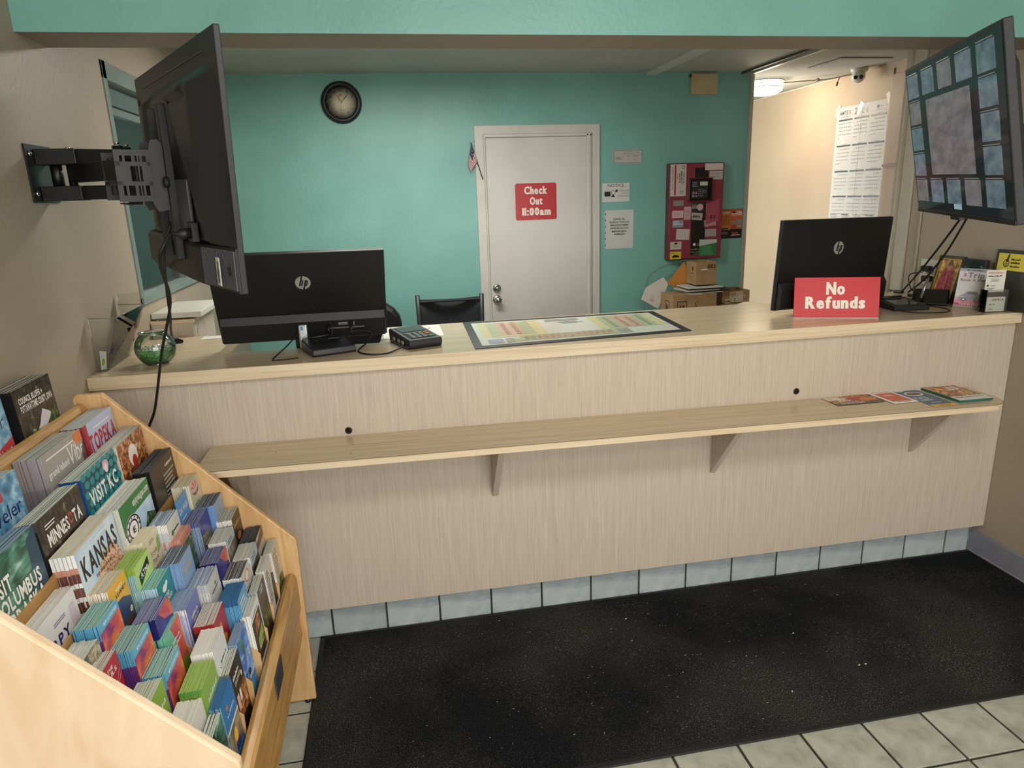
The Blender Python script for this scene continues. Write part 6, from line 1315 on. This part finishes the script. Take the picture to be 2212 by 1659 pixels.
# boxes on a low side table
stb = thing('side_table', 'low side table carrying the cardboard boxes below the red panel', 'table', (2.35, 2.28, 0))
MB().box(-0.42, 0.42, -0.24, 0.28, 0.665, 0.69, M_lamh).build('tabletop', stb, bevel=0.003)
for x in (-.38, .38):
    for y in (-.20, .24): MB().box(x-.02, x+.02, y-.02, y+.02, 0, 0.665, M_lamv).build('leg', stb)
M_card = nmat('corrugated_card', ['#9a7a52', '#a98860', '#b39268'], (12, 12, 12), rough=0.75); M_cardd = mat('#8a6c46', .8)
def cbox(label, x0, x1, y0, y1, z0, z1, flaps=True, opened=False):
    o = thing('cardboard_box', label, 'box', ((x0+x1)/2, (y0+y1)/2, z0)); w_, d_, h_ = (x1-x0)/2, (y1-y0)/2, z1-z0; t = 0.003
    m = MB(); m.box(-w_, w_, -d_, -d_+t, 0, h_, M_card).box(-w_, w_, d_-t, d_, 0, h_, M_card).box(-w_, -w_+t, -d_+t, d_-t, 0, h_, M_card).box(w_-t, w_, -d_+t, d_-t, 0, h_, M_card).box(-w_, w_, -d_, d_, 0, t, M_cardd); m.build('walls', o)
    if flaps and not opened:
        MB().box(-w_, w_, -d_, -0.001, h_, h_+t, M_card).build('flap', o); MB().box(-w_, w_, 0.001, d_, h_, h_+t, M_card).build('flap', o)
    if opened:
        MB().box(-w_+.004, -w_*.4, -d_+.004, d_-.004, h_-.012, h_-.010, M_cardd).box(w_*.5, w_-.004, -d_+.004, d_-.004, h_-.02, h_-.018, M_cardd).build('flap', o)
    return o, w_, d_, h_
o, w_, d_, h_ = cbox('large water carton with an H emblem under the paper stack', 2.05, 2.372, 2.12, 2.345, 0.691, 0.928)
q = Print((-w_, -d_, 0), (1, 0, 0), (0, 0, 1), 2*w_, h_, eps=0.0003)
q.ring(0, 0, .001, .001, .5, K_); q.r(.09, .43, .31, .45, K_).r(.09, .82, .31, .84, K_).r(.09, .43, .10, .84, K_).r(.30, .43, .31, .84, K_).t('H', .15, .50, .09, .22, K_).t('HydrogenWater', .34, .46, .52, .15, K_, 0).e(.52, .70, .012, .017, K_).e(.50, .76, .012, .017, K_).e(.545, .80, .012, .017, K_)
q.build('print', o)
q = Print((-w_, d_, 0), (0, -1, 0), (0, 0, 1), 2*d_, h_, eps=0.0003); q.r(.35, .42, .70, .44, K_).r(.35, .80, .70, .82, K_).r(.35, .42, .37, .82, K_).r(.68, .42, .70, .82, K_).t('H', .44, .52, .16, .18, K_); q.build('print', o)
MB().box(-0.04, 0.06, -0.10, -0.02, h_+.003, h_+.0036, M_paper).build('address_label', o)
o, w_, d_, h_ = cbox('small open carton with printed emblems, topmost of the boxes', 2.249, 2.402, 2.20, 2.365, 0.984, 1.144, opened=True)
q = Print((-w_, -d_, 0), (1, 0, 0), (0, 0, 1), 2*w_, h_, eps=0.0003); q.r(.54, .74, .72, .88, K_).r(.74, .74, .92, .88, K_).r(.56, .76, .60, .86, M_card).r(.66, .76, .70, .86, M_card).e(.83, .81, .06, .05, M_card).r(.20, .65, .56, .69, M_paper).r(.24, .69, .52, .72, M_paper).lines(.1, .70, .72, .2, 1, K_); q.build('print', o)
q = Print((-w_, d_, 0), (0, -1, 0), (0, 0, 1), 2*d_, h_, eps=0.0003); q.p([(.6, .62), (.7, .62), (.7, .72), (.75, .72), (.65, .82), (.55, .72), (.6, .72)], K_).sq(.5, .5, .3, .04, K_, 4); q.build('print', o)
# papers between
rnd = random.Random(5); zz_ = 0.9325
for k, (m, lbl) in enumerate([(M_paper, 'lowest white folder'), (mat('#2c2f31', .5), 'dark folder, second from the bottom'), (mat('#c9c3aa', .6), 'cream folder in the middle'), (mat('#35393a', .5), 'black folder under the top papers'), (mat('#cfd0c4', .6), 'uppermost pale folder')]):
    tt = .009 if k else .006
    tag(MB().box(-0.13, 0.13+.03*(k % 2), -0.105, 0.10, 0, tt*.92, m).build('folder', None, (2.30+rnd.uniform(-.02, .03), 2.262+rnd.uniform(-.012, .012), zz_), (0, 0, rnd.uniform(-.12, .12)), bevel=0.0008), 'thin paper folder between the cartons: '+lbl, 'folder')
    zz_ += tt+.0006
o, w_, d_, h_ = cbox('flat carton with cream tape and upside-down lettering, right of the H carton', 2.455, 2.665, 2.20, 2.40, 0.842, 0.930, flaps=False)
MB().box(-w_-.0005, w_+.0005, -d_-.001, -d_-.0002, h_*.75, h_*.75+.001, M_cardd).build('fold_line', o)
q = Print((-w_, -d_, 0), (1, 0, 0), (0, 0, 1), 2*w_, h_, eps=0.0003); q.r(.26, .08, .44, .92, mat('#cfc4a4', .5)).r(.48, .08, .76, .92, mat('#cfc4a4', .5)).r(.10, .0, .30, .35, mat('#c9bd9a', .5)).sq(.12, .1, .2, .2, K_, 6).t('LATCH', .83, .62, .40, .22, W_, 1, rot=180).seg(.3, .2, .42, .9, .001, K_); q.build('print', o)
cbox('plain carton underneath the cream-taped flat carton', 2.450, 2.670, 2.195, 2.41, 0.691, 0.838, flaps=True)
ev = MB().add([(0, 0, 0), (0.135, 0, -0.08), (0.20, 0, 0.10), (0.16, 0, 0.155), (0.03, 0, 0.085), (0, 0.001, 0), (0.135, 0.001, -0.08), (0.20, 0.001, 0.10), (0.16, 0.001, 0.155), (0.03, 0.001, 0.085)], [(0, 1, 2, 3, 4), (9, 8, 7, 6, 5)], M_paper)
e1 = thing('envelope', 'large white envelope leaning against the H carton', 'envelope', (1.905, 2.36, 0.885), (0.10, 0, 0))
ev.build('paper', e1)
q = Print((0.05, -0.0005, -0.02), (1, 0, -.3), (.2, 0, 1), .07, .06); q.r(.2, .1, .6, .5, mat('#d9b8b4', .6)).lines(.2, .6, .9, .5, 2, mat('#c9a8a4', .6)); q.build('print', e1)
e2 = tag(MB().prism([(0, 0), (0.15, -0.06), (0.155, 0.06), (0.125, 0.155)], (0, 0, 0), (1, 0, 0), (0, 0, 1), (0, 0.003, 0), mat('#cf8a3c', .6)).build('manila_envelope', None, (2.105, 2.375, 0.985), (0.08, 0, 0)), 'orange manila envelope standing behind the H carton', 'envelope')
# office chairs
def chair_base(t, zt=0.42):
    MB().tube([(0, 0, 0.10), (0, 0, zt)], 0.025, M_black, 12).build('gas_column', t)
    for k in range(5):
        a = 2*PI*k/5+.3; x, y = .28*math.cos(a), .28*math.sin(a)
        l = MB().tube([(0.02*math.cos(a), 0.02*math.sin(a), 0.11), (x, y, 0.075)], [0.022, 0.014], M_black, 8).build('leg', t)
        MB().lathe([(0.026, -0.012), (0.028, 0), (0.026, 0.012)], (x, y, 0.029), M_black, 14, 'Y').box(x-.008, x+.008, y-.008, y+.008, 0.045, 0.078, M_black).build('caster', l)
c1 = thing('office_chair', 'black mesh-back office chair before the white door', 'chair', (0.462, 1.42, 0))
chair_base(c1)
MB().box(-0.22, 0.22, -0.23, 0.22, 0.43, 0.50, M_blackp).build('seat', c1, bevel=0.03, seg=4)
bf = MB()
bf.tube([(-0.178, 0.27, 0.55), (-0.185, 0.285, 0.80), (-0.190, 0.28, 1.092)], 0.014, M_black, 10).tube([(0.178, 0.27, 0.55), (0.185, 0.285, 0.80), (0.190, 0.28, 1.082)], 0.014, M_black, 10).tube([(-0.178, 0.27, 0.56), (0.178, 0.27, 0.56)], 0.012, M_black, 10)
bf.build('back_frame', c1)
M_mesh = nmat('chair_mesh', ['#15181a', '#23282b'], (300, 300, 300), rough=0.9)
ms = MB(); nx_ = 8
for i in range(nx_+1):
    u = -0.180+0.36*i/nx_; dy_ = 0.03*(1-(u/.18)**2)
    for z in (0.57, 0.72, 0.98, 1.068-0.010*(1-(u/.18)**2)): ms.v.append(Vector((u, 0.275+dy_, z)))
for i in range(nx_):
    for j in range(3): ms.f.append([i*4+j, (i+1)*4+j, (i+1)*4+j+1, i*4+j+1]); ms.m.append(ms.mi(M_mesh)); ms.sm.append(True)
o = ms.build('mesh_back', c1); so = o.modifiers.new('thick', 'SOLIDIFY'); so.thickness = 0.006
MB().box(-0.18, 0.18, 0.272, 0.292, 1.045, 1.058, M_black).build('top_rail', c1, bevel=0.004)
for x in (-.24, .24): MB().tube([(x*.9, 0.0, 0.45), (x, 0.02, 0.62), (x, -0.15, 0.66), (x, 0.10, 0.66)], 0.013, M_black, 8).build('armrest', c1)
c2 = thing('office_chair', 'black leather office chair with rounded back behind the left monitor', 'chair', (-0.045, 1.92, 0))
chair_base(c2)
M_lea = mat('#19191a', 0.32, name='black_leather')
MB().box(-0.25, 0.25, -0.25, 0.24, 0.43, 0.54, M_lea).build('seat', c2, bevel=0.045, seg=4)
bk_ = MB(); poly = [(-.20, .55), (.20, .55), (.225, .80)]+[(.225*math.cos(math.radians(a)), .86+.165*math.sin(math.radians(a))) for a in range(0, 181, 18)]+[(-.225, .80)]
bk_.prism(poly, (0, 0.20, 0), (1, 0, 0), (0, 0, 1), (0, 0.10, 0), M_lea); bk_.build('backrest', c2, bevel=0.03, seg=4)
for x in (-.27, .27): MB().tube([(x*.85, 0.0, 0.47), (x, 0.02, 0.66), (x, -0.15, 0.68)], 0.018, M_lea, 8).build('armrest', c2)

# ================================================================ HALL
lm = thing('ceiling_light', 'glowing round drum light on the hall ceiling', 'light', (3.14, 3.02, ZC))
M_lit = mat('#fff4dc', 0.5, name='lit_glass', emit=3.0)
MB().lathe([(0.150, 0), (0.150, -0.006)], (0, 0, 0), mat('#9a958a', 0.4), 36).build('ceiling_plate', lm)
MB().lathe([(0.147, -0.006), (0.147, -0.050), (0.144, -0.052)], (0, 0, 0), M_lit, 36, close=True).build('glass_band', lm)
MB().lathe([(0.149, -0.050), (0.149, -0.055)], (0, 0, 0), mat('#a9a294', 0.3, 0.6), 36, close=True).build('trim_ring', lm)
MB().lathe([(0.144, -0.055), (0.140, -0.075), (0.110, -0.094), (0.06, -0.104), (0.0005, -0.107)], (0, 0, 0), M_lit, 36).build('glass_dome', lm)
for a in (-2.2,): MB().lathe([(0.004, -0.003), (0.004, 0.003)], (0.15*math.cos(a), 0.15*math.sin(a), -0.028), mat('#4a463e', .5), 8).build('clip', lm)
dm = thing('security_camera', 'white dome security camera with two dark lenses on the hall ceiling', 'camera', (3.545, 2.43, ZC))
MB().lathe([(0.058, 0), (0.058, -0.020), (0.050, -0.032), (0.042, -0.035)], (0, 0, 0), mat('#c9c8c0', .35), 28).build('base', dm)
MB().lathe([(0.0005, -0.048)]+[(0.046*math.cos(math.radians(a)), 0.046*math.sin(math.radians(a))) for a in range(-75, 76, 15)]+[(0.0005, 0.048)], (-0.012, -0.012, -0.060), mat('#d2d1c9', .3), 24).build('ball', dm)
dv = Vector((0.109-3.545, -2.383-2.43, -0.75)).normalized(); sd = Vector((-dv.y, dv.x, 0)).normalized(); sd = -sd
for s_ in (-1, 1):
    P_ = Vector((-0.012, -0.012, -0.062))+dv*0.040+sd*0.018*s_+Vector((0, 0, -.004))
    MB().tube([P_, P_+dv*0.006], 0.0135, M_blackg, 16).build('lens', dm)
cable('camera_cable', [(3.30, 3.02, ZC-.012), (3.42, 2.86, ZC-.022), (3.50, 2.70, ZC-.035), (3.55, 2.56, ZC-.030), (3.55, 2.47, ZC-.040)], 0.0045, 'brown camera cable hung along the hall ceiling by the light', mat('#5a4636', .6))
tag(MB().lathe([(0.005, -0.02), (0.011, -0.012), (0.011, 0.012), (0.005, 0.02)], (0, 0, 0), mat('#6a5a4a', .5), 10, 'Y').build('cable_connector', None, (3.455, 2.79, ZC-.027)), 'brown connector knot midway along the hall camera cable', 'connector')
tag(MB().tube([(0, 0, 0), (-0.010, 0.004, -0.030)], 0.003, mat('#5a4636', .6), 8).tube([(-0.010, 0.004, -0.030), (-0.016, 0.006, -0.058)], 0.0065, mat('#4a3a30', .6), 8).build('cable_plug', None, (3.53, 2.63, ZC-.036)), 'loose brown plug dangling from the hall camera cable', 'plug')
cable('white_conduit', [(3.638, 4.3, ZC-.012), (3.638, 3.2, ZC-.012), (3.638, 2.50, ZC-.012)], 0.006, 'thin white conduit along the top of the hall wall', mat('#cfc6b4', .5), n=2)
# calendar
cl_ = thing('wall_calendar', 'large white year calendar taped to the hall wall', 'calendar', (3.6478, 2.50, 1.335))
og = (3.6478, 2.50, 1.335)
CW, CHh = 0.585, 0.875
MB().box(-0.0015, 0, -CW/2, CW/2, 0, CHh, mat('#c9c7c2', .6)).build('sheet', cl_, rot=(0, 0, 0))
q = Print((-0.0015, CW/2, 0), (0, -1, 0), (0, 0, 1), CW, CHh, eps=0.0003)
q.t('AMTE', .06, .935, .17, .032, K_).t('X', .24, .935, .05, .032, mat('#c2482c', .5)).t('2024', .36, .925, .26, .052, K_).e(.80, .955, .022, .014, mat('#3a3470', .5)).sq(.84, .952, .06, .008, K_, 6).sq(.93, .952, .04, .01, O_, 3).sq(.06, .915, .20, .008, GY_, 12).sq(.70, .925, .25, .008, GY_, 16)
for rr_ in range(4):
    for cc in range(3):
        x = .06+cc*.315; z = .885-rr_*.215
        q.r(x, z, x+.27, z+.012, K_); q.sq(x+.10, z+.016, .08, .006, GY_, 5); q.l -= 1
        for wk in range(5):
            for dd in range(7):
                if wk == 0 and dd < (rr_+cc) % 5: continue
                if wk == 4 and dd > (rr_*2+cc) % 7: continue
                q.r(x+.012+dd*.037, z-.026-wk*.030, x+.022+dd*.037, z-.019-wk*.030, mat('#5a5a5a', .6)); q.l -= 1
        
for k in range(4): q.sq(.05+k*.24, .085, .13, .016, K_ if k % 2 else GY_, 6).lines(.05+k*.24, .045, .08, .16, 3, GY_)
for k in range(3): q.sq(.05+k*.24, .022, .14, .014, K_, 7)
q.build('print', cl_)
fo = MB()
for z in (0.23, 0.66): fo.box(-0.0022, -0.0014, -CW/2, CW/2, z-.0012, z+.0012, mat('#e2e0da', .5))
fo.box(-0.0022, -0.0014, -0.002, 0.002, 0, CHh, mat('#b9b7b0', .5)); fo.build('fold_crease', cl_)
for y, z, a in ((CW/2-.01, CHh-.02, .4), (-CW/2+.01, CHh, -.5), (0.02, CHh-.03, .5)): MB().box(-0.0028, -0.0022, -.018, .018, -.045, .045, mat('#e2d8c8', .12)).build('tape', cl_, (0, y, z), (a, 0, 0))
# lit fixtures that light the rooms
for (x, y, lbl) in ((0.95, -2.20, 'white lobby ceiling light panel nearest the counter'), (0.95, -3.6, 'white lobby ceiling light panel near the shop window')):
    t = thing('ceiling_panel_light', lbl, 'light', (x, y, 2.68))
    MB().box(-.62, .62, -.27, .27, -.035, 0, mat('#d8d8d4', .4)).build('housing', t, bevel=.004)
    MB().box(-.60, .60, -.25, .25, -.040, -.035, mat('#fff6e8', .5, emit=2.5)).build('diffuser', t)
t = thing('ceiling_panel_light', 'slim white office ceiling light behind the header beam', 'light', (0.35, 1.25, ZC))
MB().box(-.62, .62, -.14, .14, -.035, 0, mat('#d8d8d4', .4)).build('housing', t, bevel=.004)
MB().box(-.60, .60, -.125, .125, -.045, -.035, mat('#fff6e8', .5, emit=2.5)).build('diffuser', t)
# bolt at the front of the shelf / dowel marks
for i, (x, y) in enumerate(((-0.05, -0.10), (0.03, -0.115), (-0.055, -0.19), (1.72, -0.11), (1.86, -0.15), (1.755, -0.175), (0.62, -0.09), (-0.30, -0.12))):
    MB().lathe([(0.0022, 0), (0.0022, 0.0004)], (x-0.93, y, zs(x)-0.828+0.0001), M_black, 8).build('screw_mark', sh)
for o in list(bpy.data.objects):
    if o.type == 'MESH' and not o.data.polygons: bpy.data.objects.remove(o)
